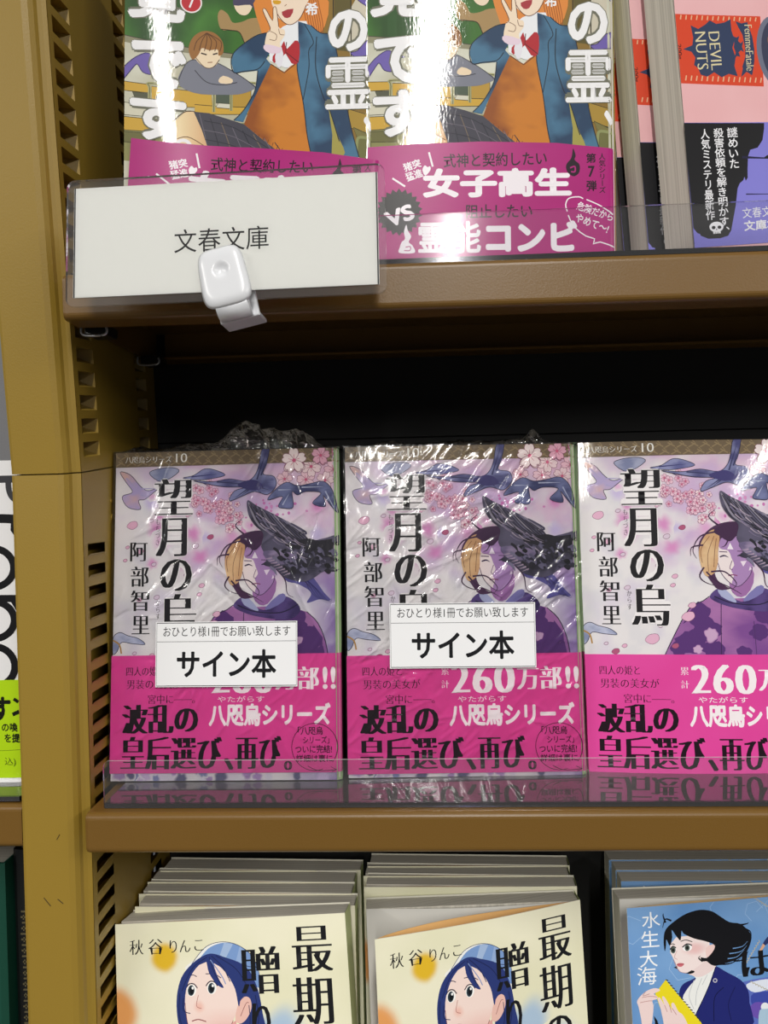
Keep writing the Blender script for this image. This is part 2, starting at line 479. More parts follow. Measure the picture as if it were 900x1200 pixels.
    bird([(37, 134.2), (46, 133.5), (54, 134.6), (62, 133.4), (66, 136), (68, 141), (69.5, 148), (73, 149), (71.5, 141), (70, 136.5), (75, 135.3), (76, 131), (72, 127), (66, 128.5), (60, 126.5), (54, 124.4), (56.5, 129), (62, 130.6), (52, 131), (44, 132.4)], wash('4a4a7c', '8c90ba', .12), '34355f',
         [[(67, 134), (71, 146)], [(66, 131), (73, 129)], [(65, 131), (69, 128)], [(63, 130), (57, 126)], [(64, 130), (60, 127)], [(48, 133.4), (62, 132)], [(69, 136), (72, 144)]])
    a.poly([(58, 132), (64, 134), (68, 133), (70, 130), (65, 129), (60, 130.4)], '3f3a72', 4)
    bird([(72, 124.5), (76, 129.5), (81, 132.5), (86, 130.8), (92, 131.6), (98, 132.5), (102, 129), (104, 122), (104.5, 118), (101, 122), (98, 126), (99, 121), (93, 122.6), (97, 127.2), (90, 128), (86, 126.5), (83.5, 128), (84, 121), (80, 120.5), (77, 121.5), (79, 126)], wash('3b3f6a', '767da8', .12), 'aab0cc',
         [[(77, 129), (83, 129)], [(79, 122), (82, 127)], [(88, 130), (98, 130)], [(99, 128), (103, 120)]])
    # hair blown to the right
    a.poly([(76, 97), (84, 96), (92, 90), (98, 82), (101, 78.5), (96, 79), (90, 77.5), (92, 82), (86, 86), (80, 88)], '5a5596', 4)
    for k in range(5): a.line([(78 + k, 96 - k), (88 + k, 90 - k), (92 + k * 2, 82 - k), (100 + k * .4, 77 + k * .6)], .5, '34306a', 4, 1)
    # robe
    robe = [(35, 50), (40, 60), (46.7, 71.5), (53, 75), (58.4, 78), (66, 76), (76, 76.4), (82, 75.8), (90, 73.5), (95, 68.5), (98.5, 60), (100, 50)]
    def cloth(u, v): return mix(lin('7d4a92'), lin('a76fa9'), .5 + nz2(u, v, .06, 31) * 1.3)
    a.poly(robe, cloth)
    for i, (u, v, r) in enumerate(((50, 70, 6), (54, 62, 6.5), (47, 57, 6), (57, 53, 5), (84, 68, 7), (92, 62, 7), (88, 55, 7), (77, 61, 4), (42, 54, 4), (96, 54, 5), (80, 70, 4.5), (70, 52, 3.4))):
        P = [(u + r * (1 + .42 * noise.noise(Vector((math.cos(t) * 2.1, math.sin(t) * 2.1, i * 3.1)))) * math.cos(t), v + .85 * r * (1 + .42 * noise.noise(Vector((math.cos(t) * 2.1, math.sin(t) * 2.1, i * 3.1)))) * math.sin(t)) for t in [2 * math.pi * k / 22 for k in range(22)]]
        P = [(min(p[0], 97 + (60 - p[1]) * .2 if p[1] < 60 else 98.5 - (p[1] - 60) * .7), min(p[1], 51.5 + (p[0] - 35.5) * 1.6)) for p in P]
        a.poly(P, '573174')
    for u, v, r in ((56, 60, 3), (50, 53.5, 2), (86, 61, 2)): a.blob(u, v, r, 'c9a4c8', cloth, .2, .5)
    a.line(robe[:6], .4, '2d2140', 2)
    a.line([(61, 76), (60.5, 65), (60, 50)], .35, '38214e'); a.line([(75, 66), (75.5, 50)], .3, '4f2f66')
    a.line([(90, 73.5), (95, 68.5), (98.5, 60), (100, 50)], .4, '2d2140', 3)
    # collar and neck
    a.poly([(56, 77), (59.6, 80.4), (63, 78.4), (70, 74.6), (77, 77.6), (80, 80.6), (85, 78), (87, 74), (83, 70.6), (76, 70.4), (66, 72), (59, 74.4)], wash('3a2a60', '584482'), 4)
    a.poly([(66, 88), (75, 90), (75.6, 83), (72, 77.4), (68, 77), (65, 81)], '9d6ca6', 2)
    a.poly([(59.6, 80.6), (62.4, 80.8), (67.6, 75), (66.2, 74.4), (61, 77)], 'a9aed2', 2); a.poly([(80, 81.4), (77, 81.4), (70.6, 75.4), (73, 75), (79.4, 78.4)], '7d78b2', 2)
    a.line([(58, 77), (66, 74), (78, 73.4), (86, 77)], .5, '241a3e')
    # head: half in lilac shade as printed
    face = [(60, 99), (60, 91), (62, 86.6), (66, 82.4), (69.5, 81.6), (74, 86), (76, 94), (75, 101), (68, 104), (62, 103)]
    a.poly(face, 'ecdfe0', 4)
    a.poly([(61, 103), (61.4, 98.5), (65, 97.4), (66.4, 94), (67.4, 91), (66, 88.6), (67, 86), (66, 82.4), (69.5, 81.6), (74, 86), (76, 94), (75, 101), (68, 104)], 'a985b9', 3)
    a.line([(60.2, 92), (62, 86.6), (66, 82.4), (69.5, 81.6), (74, 86), (75.4, 90)], .3, '4a3156')
    a.line([(61.2, 94.6), (63.2, 95.2), (65, 94.4)], .7, '3d3050', 4, 2); a.line([(69, 95), (71.5, 95.6), (73.6, 94.8)], .7, '3d3050', 4, 2)
    a.line([(61, 97), (64.6, 96.8)], .4, '5a4060', 0); a.line([(69, 97.2), (73.6, 97)], .4, '5a4060', 0)
    a.line([(66.6, 93), (65.4, 89.6), (66.6, 88.9)], .3, '6b4a72'); a.line([(64.6, 86.2), (66.6, 86.6), (68.6, 86.2)], .5, '8a4a72')
    a.poly([(70.2, 92.6), (73, 92.8), (71.4, 90.2)], 'eadbea'); a.poly([(74.4, 90.4), (75, 89), (73.8, 88.4)], 'eadbea'); a.poly([(66, 101), (67.4, 98), (64.6, 98)], 'eee4ee')
    # hair
    a.poly([(52, 99), (54, 104), (59, 108.5), (66, 110.5), (73, 109.5), (80, 105), (80, 97), (77.4, 93), (76, 99), (73, 103.4), (67, 105), (62, 102.8), (60.6, 97), (60, 92), (58.6, 88), (60, 84), (64, 81), (66, 80.6), (60, 80), (56, 85), (53, 90)], '4a2c4e', 4)
    a.poly([(53, 90), (52, 97), (54.6, 103.6), (59, 107), (61.4, 104), (60.6, 97.5), (60.2, 92), (58.6, 87.6), (55, 86)], wash('dcb98e', 'c79a70', .12), 4)
    for P in ([(53.4, 92), (53, 98), (57, 104)], [(56, 88), (56, 96), (59, 104)], [(58.4, 90), (59, 97), (60, 103)]): a.line(P, .25, '7a5240')
    a.poly([(59, 106.5), (66, 110.5), (74, 109), (76, 104), (70, 104.6), (66, 101.6), (61.6, 104)], '412447', 4)
    for P in ([(60, 106), (53, 104), (49.5, 98), (51, 94)], [(54, 100), (49, 99), (48.4, 95)], [(61, 109), (57, 113), (60, 116)], [(55, 88), (59, 84), (65, 81), (70, 78)], [(54, 90), (52, 86), (55, 83), (62, 81)], [(77, 96), (82, 90), (88, 88), (92, 84)], [(76, 93), (80, 88), (81, 82), (84, 80)], [(79, 94), (86, 91), (93, 91)], [(66, 104), (64, 100), (62, 99)], [(57, 88), (63, 88), (68, 83), (66, 80)]):
        a.line(P, .8, '3f2444', 5, 1)
    # great dark bird
    blk, mid, lt = '26242f', '4e4a63', '8d8798'
    a.poly([(62.5, 124.5), (63, 118), (66, 113), (70, 109), (69, 103), (72, 98), (70, 95), (76, 93), (80, 89), (88, 87), (93, 88.5), (98, 91.5), (105, 92.5), (106, 107), (98, 106.4), (92, 105.6), (88, 110), (81, 114.6), (74, 118.4), (67, 122)], wash('2c2a3a', '5d5870', .1), 4)
    a.poly([(80, 104), (88, 101), (96, 98), (105, 99), (106, 106), (96, 105.5), (90, 106.5)], blk, 4)
    a.poly([(70, 101), (80, 101), (86, 98), (80, 95), (73, 96)], wash('6a5f82', 'a08fae', .15), 3)
    for k in range(11):
        t = k / 10; a.line([(63 + 2.2 * k * .9, 123.6 - 1.0 * k), (68 + 2.2 * k, 113 - .5 * k + 1.2 * t), (79 + k * .9, 106.6 + .2 * k)], .95, (lt, mid, '6b6780')[k % 3], 4, 2)
        a.line([(63.4 + 2 * k, 122.6 - 1.05 * k), (70 + 2 * k, 112 - .5 * k), (80 + k, 106)], .35, blk, 4)
    for k in range(16):
        u, v = 74 + (k % 6) * 4.2 + random.uniform(-1, 1), 103 - (k // 6) * 4 - random.uniform(0, 2)
        a.line([(u, v), (u + 2, v - 1.6), (u + 3.2, v - 4)], 1.3, random.choice([mid, blk, '615d78', '7b7690']), 4, 2)
    for i in range(60):
        u, v = random.uniform(78, 104), random.uniform(90, 105); r = random.uniform(.6, 1.7)
        a.poly([(u - r, v), (u, v + r * .6), (u + r, v - r * .2), (u + .2 * r, v - r)], random.choice([blk, '191820', blk, '6c6784', '39364a']), 3)
    for i in range(26):
        u = random.uniform(66, 86); v = 123 - (u - 62) * .62 - random.uniform(1, 9); a.line([(u, v), (u + 2.4, v - 2), (u + 5, v - 3)], .5, random.choice(['b0a2b4', blk, '8d8098', '7c7290']), 4, 1)
    for k in range(8): a.line([(74 + k * 1.2, 98 - k), (71 + k * 1.2, 97.6 - k * 1.1)], .6, 'b09ab0', 0, 1)
    # petals in the air
    for u, v, r, t in ((8, 114, 2.6, 0), (12, 80, 1.2, 0), (45, 108, 1.6, 1), (38, 104, 1.6, 2), (41, 86, 1.4, 0), (40, 82, 1.2, 0), (48, 73, 1.8, 0), (30, 58, 3.2, 0), (18, 55, 1.2, 0), (40, 55, 1.6, 1), (34, 91, 1.4, 2), (20, 81, 1.4, 2), (46, 68, 3, 0), (5, 98, 1, 0), (14, 52.5, 1.8, 1), (17, 116, 1.2, 2), (12, 102, 1.6, 0), (34, 64, 1.2, 2), (6, 104, 1, 0), (10, 56, 1, 2), (18.5, 96, 1.2, 2)):
        P = [(u - r * .9, v - r * .2), (u - r * .3, v + r * .6), (u + r * .8, v + r * .7), (u + r, v - r * .1), (u + r * .1, v - r * .7)]
        a.poly(P, ('e3b2cc', 'b0587c', 'd8c6d8')[t], 3); a.line(P, .18, '7d4468', 3, closed=True)
    a.poly([(103, 0), (105, 0), (105, 148), (103, 148)], 'a9c493')
    # foot of the sheet, under the band
    for i in range(24):
        u = random.uniform(0, 104); a.blob(u, random.uniform(0, 4), random.uniform(1.5, 4), random.choice(['a98cc0', '7f86b4', 'd8d4e2', 'c8b6d8', '5a5a80']), bg, .5, .5)
    # branch bird low left
    bird([(0, 63), (3, 65.5), (7, 64), (12, 62.6), (15, 60), (9, 60.4), (4, 61), (2, 57), (0, 56)], wash('8790b4', 'bcc0d8'), '5f648e')
    a.line([(0, 62), (3, 60), (4, 56)], .7, 'b58a4a')
    # writing
    a.text('八咫烏シリーズ', 4.5, 143, 26.5, 146, 'f2f0ea', 'm'); a.text('10', 28.6, 142.9, 34, 147, 'f2f0ea', 'm')
    for ch, u0, v0, u1, v1 in (('望', 18.6, 118.6, 36.8, 135.2), ('月', 19.4, 99.6, 34.2, 117), ('の', 21.6, 83.8, 36.6, 98.2), ('烏', 21.6, 64, 38.8, 82.4)):
        a.text(ch, u0 - .4, v0 - .4, u1 + .4, v1 + .4, 'f0ecee', 'h')
        a.text(ch, u0, v0, u1, v1, '17151a', 'M')
    for ch, u0, v0, u1, v1 in (('阿', 7.4, 97.6, 15.6, 106.2), ('部', 7.8, 86, 16.3, 95.2), ('智', 8, 75, 16.7, 84.3), ('里', 8.6, 64.6, 17, 72.8)): a.text(ch, u0, v0, u1, v1, '17151a', 'N')
    a.vtext('もちづき', 19.2, 21.4, 117, 104.6, '2a2228', 'm'); a.vtext('からす', 19.8, 22, 80, 71, '2a2228', 'm')
    return a

def art_blossom_band():          # pink paper band; v = 0 at its lower edge, 51.7 high
    a = Art(); o = -1.7
    a.grid(-.4, 0, 105.6, 51.7, 30, 12, lambda u, v: mix(lin('dd449a'), lin('e04a9f'), .5 + nz2(u, v, .05, 3)))
    k = '1c0d18'; w = 'f6eef2'
    def T(t, u0, v0, u1, v1, c, s, **q): a.text(t, u0, v0 + o, u1, v1 + o, c, s, **q)
    T('四人の姫と', 6.7, 44.4, 24.2, 48.4, k, 'm'); T('男装の美女が', 7, 38.6, 32.4, 42.7, k, 'm'); T('宮中に――。', 17, 32, 38.6, 36, k, 'm')
    T('波乱の', 5, 19, 40.2, 31.6, k, 'Q'); T('皇后選び', 4.6, 3.4, 51.2, 17.6, k, 'Q'); T('、', 52, 3, 56.4, 8, k, 'M'); T('再び', 57, 3.4, 78.2, 17.4, k, 'Q'); T('。', 79.2, 2.8, 83, 6.6, k, 'M')
    T('累', 41.8, 44.4, 45.2, 47.8, w, 'm'); T('計', 41.8, 38.6, 45.2, 42, w, 'm')
    T('2', 46.2, 36.4, 54.6, 48.8, w, 'M'); T('6', 55.6, 36.2, 64.6, 49, w, 'M'); T('0', 65.2, 36.2, 74.6, 48.8, w, 'M')
    T('万部', 75.4, 37.6, 95.4, 47.6, w, 'M'); T('!!', 97, 37.6, 103, 47.4, w, 'b')
    T('やたがらす', 49, 32.4, 70.4, 35, w, 'g'); T('八咫烏シリーズ', 45, 21.8, 100.6, 31.8, w, 'x')
    a.line([(93.2 + 10.4 * math.cos(t), 12.6 + o + 10.2 * math.sin(t)) for t in [R(-40 + 330 * i / 30) for i in range(31)]], .28, k, 0)
    a.line([(90, 4.4 + o), (95, 2.4 + o), (103, 2.8 + o)], .28, k); a.line([(100.4, 4 + o), (103, 2.8 + o), (100.8, 1.9 + o)], .28, k, 0)
    T('「八咫烏', 85.6, 17.8, 97, 21.4, k, 'd'); T('シリーズ」', 88, 14, 99.8, 17.2, k, 'd'); T('ついに完結!', 84.4, 9.9, 101, 13.4, k, 'd'); T('詳細は裏に', 84.8, 6.1, 101.2, 9.3, k, 'd')
    return a

def art_card():                  # small white notice card 65 x 28.8
    a = Art(); k = '15161a'
    a.grid(0, 0, 65, 28.8, 6, 4, 'f1f2f4')
    a.line([(.5, .5), (64.5, .5), (64.5, 28.3), (.5, 28.3)], .35, '2a2a30', 0, closed=True); a.line([(.5, 20), (64.5, 20)], .22, '55565c', 0)
    a.text('おひとり様1冊でお願い致します', 3.5, 22.2, 61.8, 26.8, k, 'g'); a.text('サイン本', 9.8, 3.8, 55.4, 16.4, k, 'b')
    return a

# ---- covers of the upper shelf: a classroom with a grinning pupil
def art_classroom():
    a = Art()
    M = lambda x, y: (x * .0747 - 6.6 + (0 if x < 520 else 0), 122.6 - y * .0702)           # sketch units -> mm, left half
    N = lambda x, y: (49.3 + x * .0702, 121.2 - y * .0704 + x * .0006)                       # sketch units -> mm, right half
    def wall(u, v): return mix(lin('d9dac9'), lin('b9b59c'), .5 + nz2(u, v, .05, 2) * 1.2)
    a.grid(-1, 0, 106, 150, 30, 40, wall)
    def board(u, v): return mix(mix(lin('467f2e'), lin('274e1c'), .5 + nz2(u, v, .04, 4) * 1.5), lin('23451c'), max(0, min(.8, (v - 116) / 14)))
    a.poly([(-1, 150), (-1, 104), (30, 101.4), (53, 98.6), (60, 98), (60, 150)], board)
    a.poly([(8.5, 150), (8.5, 104), (12.5, 103.6), (12.5, 150)], '2c5523')
    a.poly([(-1, 104), (30, 101.4), (53, 98.6), (53, 96.6), (30, 99), (-1, 101)], '8f8c70'); a.line([(-1, 104), (30, 101.4), (53, 98.6)], .35, '3d3b2c', 0)
    a.poly([(82, 150), (82, 60), (106, 55), (106, 150)], '8a6d2c')
    a.poly([(88, 150), (88, 100), (95, 99), (95, 150)], '5f5526'); a.poly([(95, 118), (95, 96), (104, 94), (104, 124)], 'cfc8b4', 3)
    a.line([(87.6, 150), (87.6, 96)], .5, '2e2712', 0); a.line([(95.2, 150), (95.2, 92)], .5, '2e2712', 0)
    # desks and chairs
    Y, D, O = 'cfa63c', '5b5a2e', '97925e'
    a.poly([(-1, 60), (-1, 66), (60, 70), (60, 50), (-1, 50)], '8b8a55')
    for P, c in (([(-1, 84), (10, 84), (10, 80.4), (-1, 80)], Y), ([(3, 80), (10, 80), (10, 75), (5, 75)], '565844'), ([(-1, 68.8), (20, 69.6), (20, 64.4), (-1, 63)], Y), ([(0, 75), (9, 75), (9, 70), (0, 69.6)], 'd6d3bd'),
                 ([(10.5, 83.4), (35, 82.6), (35.5, 76), (10.5, 75)], Y), ([(44, 86), (52, 86), (52, 76), (44, 75)], 'b8933a'), ([(28, 77), (52, 76), (52, 73), (28, 73)], 'cfa63c'), ([(37, 82), (44, 82), (44, 77.6), (37, 78)], '4d5a4a'),
                 ([(38, 78), (44, 77.6), (44, 75.4), (37, 76)], 'd8d6c4'), ([(-1, 62.4), (12, 63), (12, 58), (-1, 58)], '6d6b3c')):
        a.poly(P, c); a.line(P, .3, '3b3718', 0, closed=True)
    for P in ([(9.6, 70), (9.8, 82), (11, 84.6), (34, 83.6), (36, 82), (36, 74)], [(43.4, 74.6), (43.6, 85), (45, 87), (54, 86.4)]): a.line(P, 1.3, 'a9a878'); a.line(P, .25, '3b3718')
    for P, c in (([(94, 74), (106, 70), (106, 62), (94, 66)], 'a98a36'), ([(96, 66), (106, 61), (106, 57), (98, 60)], '7a7440'), ([(98, 62), (106, 60), (106, 50), (98, 50)], '6e6e3e')): a.poly(P, c); a.line(P, .3, '2e2c14', 0, closed=True)
    a.line([(97.5, 50), (97.5, 59), (99, 61.6), (106, 60)], 1.2, '8f9560')
    # violet ghost hands
    for P in ([(-1.5, 83.4), (-1.5, 88), (3, 94), (8, 97.5), (11, 97), (12.5, 98.6), (13, 95.8), (16, 94.6), (13.6, 94), (13, 90.4), (10.6, 88.4), (7, 89), (5, 92), (3.4, 90.6)], [(95, 98.5), (98, 99.4), (101, 103), (104.5, 104), (104.5, 98), (101, 97), (97, 96.6)], [(97, 124), (100, 120), (105, 118), (105, 126)]):
        a.poly(P, '6f5fae', 3); a.line(P, .35, '33285e', 3, closed=True)
    # boy leaning on his arms
    a.poly([(21, 86), (24, 94), (28, 96.6), (33, 94), (37, 95.6), (44, 92), (50, 88), (54, 84.6), (48, 82), (40, 81.6), (28, 82)], '7c7f8c', 4); a.line([(21, 86), (24, 94), (28, 96.6), (33, 94), (37, 95.6), (44, 92), (50, 88), (54, 84.6)], .35, '32323c', 4)
    a.line([(28, 92), (33, 87), (40, 86), (46, 87)], .35, '32323c'); a.poly([(38, 88), (40, 90), (44, 88.4), (43.4, 86.6), (39, 86.6)], 'efd9b8', 2)
    a.poly([(28, 104), (28, 97.6), (32, 93.6), (35.6, 93.6), (38.4, 97), (38.6, 104)], 'f0dcbc', 4); a.line([(28, 98), (32, 93.6), (35.6, 93.6), (38.4, 97)], .3, '5a3a22')
    a.poly([(27, 96.6), (25.4, 101), (27, 106), (31, 109.2), (36, 108.8), (39.6, 105), (40, 100), (38, 98.8), (37.6, 101.4), (34, 101), (31, 101.8), (29.6, 99)], '9b6a34', 4)
    for k in range(6): a.line([(33, 108.6), (29 + k * 2, 105), (27.6 + k * 2.2, 100.6)], .35, '5c3716', 4)
    a.line([(30.6, 99.6), (33, 99)], .6, '35241a', 0); a.line([(35.6, 99.2), (37.6, 99.8)], .6, '35241a', 0); a.line([(33.4, 95.6), (35.4, 95.8)], .35, '8a4a30', 0)
    # someone at the board
    a.poly([(37.6, 116), (39, 119), (42, 117), (44, 113.4), (48, 113.6), (52, 115), (58, 114), (58, 104), (52, 101.4), (49.4, 104), (47, 109), (43, 110), (39, 110.4)], 'a88a5a', 3); a.line([(39, 110.4), (43, 110), (47, 109), (49.4, 104), (52, 101.4)], .35, '3b2a16')
    a.poly([(45, 122), (46, 118), (49, 116.4), (51.6, 118), (52.6, 123)], 'f0dcc0', 3); a.poly([(44.4, 121), (46, 126), (53, 126), (54, 118), (51.6, 121)], '4a4560', 3)
    # pupil: long hair, blazer, vest, bow
    a.poly([(55, 125), (55.6, 112), (59, 104), (62, 101), (74, 101), (84, 110.6), (83, 125)], 'e08a3a', 3)
    for k in range(8): a.line([(74 + k * .9, 125), (76 + k, 112), (78 + k * .7, 107)], .35, 'a5561c', 3)
    nav, nlt, ndk = '3b5f80', '567f9c', '25415c'
    def blz(u, v): return mix(lin('233f5e'), lin('477594'), .5 + nz2(u, v, .06, 12) * 1.6)
    def vest(u, v): return mix(lin('cb7d26'), lin('94501c'), .5 + nz2(u, v, .05, 17) * 1.8)
    a.poly([(60, 96), (62, 106), (66, 111), (76, 113), (78, 100), (74, 92)], 'eef0f4', 2)
    a.poly([(60.6, 94.6), (63.5, 92.6), (66.4, 91), (69, 93.4), (72.6, 95.4), (74.6, 77), (76.4, 62), (79, 51), (70, 52.4), (62, 58), (55, 63.6), (49, 68.6), (51.6, 76), (55, 84)], vest)
    a.line([(60.6, 94.6), (66.4, 90.6), (72.6, 95.4)], .5, '6d3b14', 0)
    a.poly([(49, 68.6), (55, 63.6), (62, 58), (70, 52.4), (79, 51), (78, 48), (68, 49), (60, 54), (52, 60.6), (48, 65)], 'c07a2c', 0)
    for k in range(15): a.line([(49.6 + k * 2, 68 - k * 1.28 - (0 if k < 12 else -.9)), (48.8 + k * 2, 65 - k * 1.25)], .25, '6d3b14', 0)
    a.poly([(72.4, 113), (78, 111), (82, 107.6), (87, 106.4), (89, 99), (92, 82), (95, 66), (98.4, 53), (95, 51.6), (90, 52), (86.6, 66), (85.6, 75), (88.4, 60), (90.4, 50), (78.6, 50), (76.4, 62), (74.6, 77), (72, 92), (72.6, 101)], blz)
    a.poly([(85.4, 75), (90, 61), (92.4, 55), (89, 51), (86.6, 52), (87, 63)], 'a39a4c', 2)
    a.line([(72.6, 101), (72, 92), (74.6, 77), (76.4, 62), (79, 50)], .4, '15202e'); a.line([(78, 111), (82, 107.6), (87, 106.4), (89, 99), (92, 82), (95, 66), (98.4, 53)], .4, '15202e'); a.line([(80.4, 106), (80, 92), (83, 80), (85.5, 75), (90, 60)], .4, '15202e')
    a.line([(75, 112), (79, 104), (77, 100), (77, 92), (74.4, 78)], .35, '15202e')
    a.poly([(43.4, 96), (44.6, 100), (49, 104), (55, 107.6), (60, 108.6), (61, 101), (58.6, 97), (60.6, 94.6), (56, 85), (51.6, 76), (48.6, 69.6), (44.6, 70.4), (49, 75), (53.6, 83), (55, 92), (48, 91.4), (44.6, 91.4)], blz)
    a.line([(61, 108.6), (55, 107.6), (49, 104), (44.6, 100), (43.4, 96), (44.6, 91.4), (49, 91.8), (55, 92.6), (58, 96)], .4, '15202e'); a.line([(55, 92), (53.6, 83), (49, 75), (44.6, 70.4)], .4, '15202e')
    a.poly([(93.4, 51.6), (98.4, 53), (98, 50), (94, 49)], 'f0dcbc')
    # bow
    a.poly([(66.4, 104.6), (67.6, 101), (71, 104.6), (73, 103), (72.6, 95), (69.6, 94.6), (67, 99), (65.4, 97), (62, 95), (61.4, 98), (65, 102)], 'b3202c', 2); a.line([(67.4, 104), (67, 99.6), (72.6, 95)], .35, '5a0c14', 0)
    a.poly([(62.4, 97.6), (64.2, 103), (66, 99), (65, 93.4), (63.4, 93.4)], 'e8e6ee', 2)
    # chin, mouth, raised hand with two fingers up
    a.poly([(61.6, 125), (62.6, 117), (65.6, 113.4), (69, 111.6), (73, 114), (76, 120), (76.6, 125)], 'f4dfc8', 4); a.line([(62.6, 118), (65.6, 113.4), (69, 111.6), (73, 114), (76, 120)], .3, '6a3b22')
    a.poly([(65.4, 117.4), (70.4, 118.6), (69, 115), (66.6, 114.8)], 'a8323c', 2); a.line([(67.4, 120.6), (66.6, 119.8)], .3, '8a5a3a', 0); a.poly([(61.6, 122.6), (65, 122.2), (64.4, 120.8), (62, 121)], 'd9a21e', 2)
    a.poly([(58, 102.4), (59, 108.6), (60.4, 110.4), (57.2, 118), (58.4, 118.8), (61.4, 113.6), (61.6, 119), (63, 119), (64, 110.8), (66.4, 109.6), (66.6, 107), (64.6, 104), (64.6, 101.4), (60.4, 100.6)], 'f4e0c6', 3)
    a.line([(59, 108.6), (60.4, 110.4), (57.2, 118), (58.4, 118.8), (61.4, 113.6), (61.6, 119), (63, 119), (64, 110.8)], .3, '6a3b22', 3); a.line([(60.4, 109), (63, 107.4), (62.6, 105), (60, 105.4)], .25, '6a3b22'); a.line([(64, 110), (64.6, 107.6), (66.4, 107.2)], .25, '6a3b22')
    a.poly([(57.4, 101.6), (58.6, 103.4), (64.8, 101.6), (64.4, 99.4), (60, 99.4)], 'e9d3e2', 2)
    # skirt and knee
    a.poly([(27.6, 73.8), (34, 73.4), (42, 71), (49, 68.6), (56, 62.6), (64, 56), (70, 52), (70, 46), (34, 46), (33.6, 58), (31, 66)], '44434e', 0); 
    for k in range(8): a.line([(30 + k * 4.6, 73 - k * 1.8), (33 + k * 5.2, 60 - k * 1.4), (34 + k * 5.6, 46)], .35, ('6a6470', '2a2a34', '7a6a58')[k % 3], 4)
    for k in range(6): a.line([(32 - k * .1, 70 - k * 4), (45, 67 - k * 4), (62, 56 - k * 3)], .3, ('2a2a34', '6a6470')[k % 2], 4)
    a.poly([(14, 46), (15, 60), (19, 68.4), (24, 73.4), (27.6, 73.8), (31, 66), (33.6, 58), (34, 46)], lambda u, v: mix(lin('f2dcae'), lin('dcae80'), max(0, min(1, (u - 22) / 12))))
    a.line([(15, 58), (19, 68.4), (24, 73.4), (28, 73.8)], .35, '4a2c1a'); a.line([(18, 60), (25, 62.6), (33, 58.4)], .35, '6a4026')
    # writing: rounded white lettering with a soft dark rim
    def big(ch, u0, v0, u1, v1, st='x'):
        a.text(ch, u0 - .3, v0 - .3, u1 + .3, v1 + .3, '6f7060', 'h'); a.text(ch, u0, v0, u1, v1, 'f4f4f6', st)
    big('覚', 1, 112, 24, 136); big('で', 2.6, 83, 24.6, 104); big('す', 2, 60, 24.6, 80.4)
    a.line([(23.4 + 3 * math.cos(t), 58 + 3 * math.sin(t)) for t in [R(12 * i) for i in range(30)]], 1.5, 'f4f4f6', 0, closed=True)
    big('の', 85.4, 99, 102.4, 117.4); big('霊', 84, 74, 103.6, 96.6, 'o'); a.text('、', 100.4, 64, 104.2, 70.6, 'f4f4f6', 'x')
    a.text('希', 75.6, 115.4, 81, 121, 'f4f4f6', 'b')
    a.ell(26.4, 121.6, 4.6, 4.6, 'f2eaea'); a.ell(26.4, 121.6, 4, 4, 'c0242e'); a.text('7', 25.2, 119.2, 27.8, 124, 'f4f4f6', 'b')
    return a

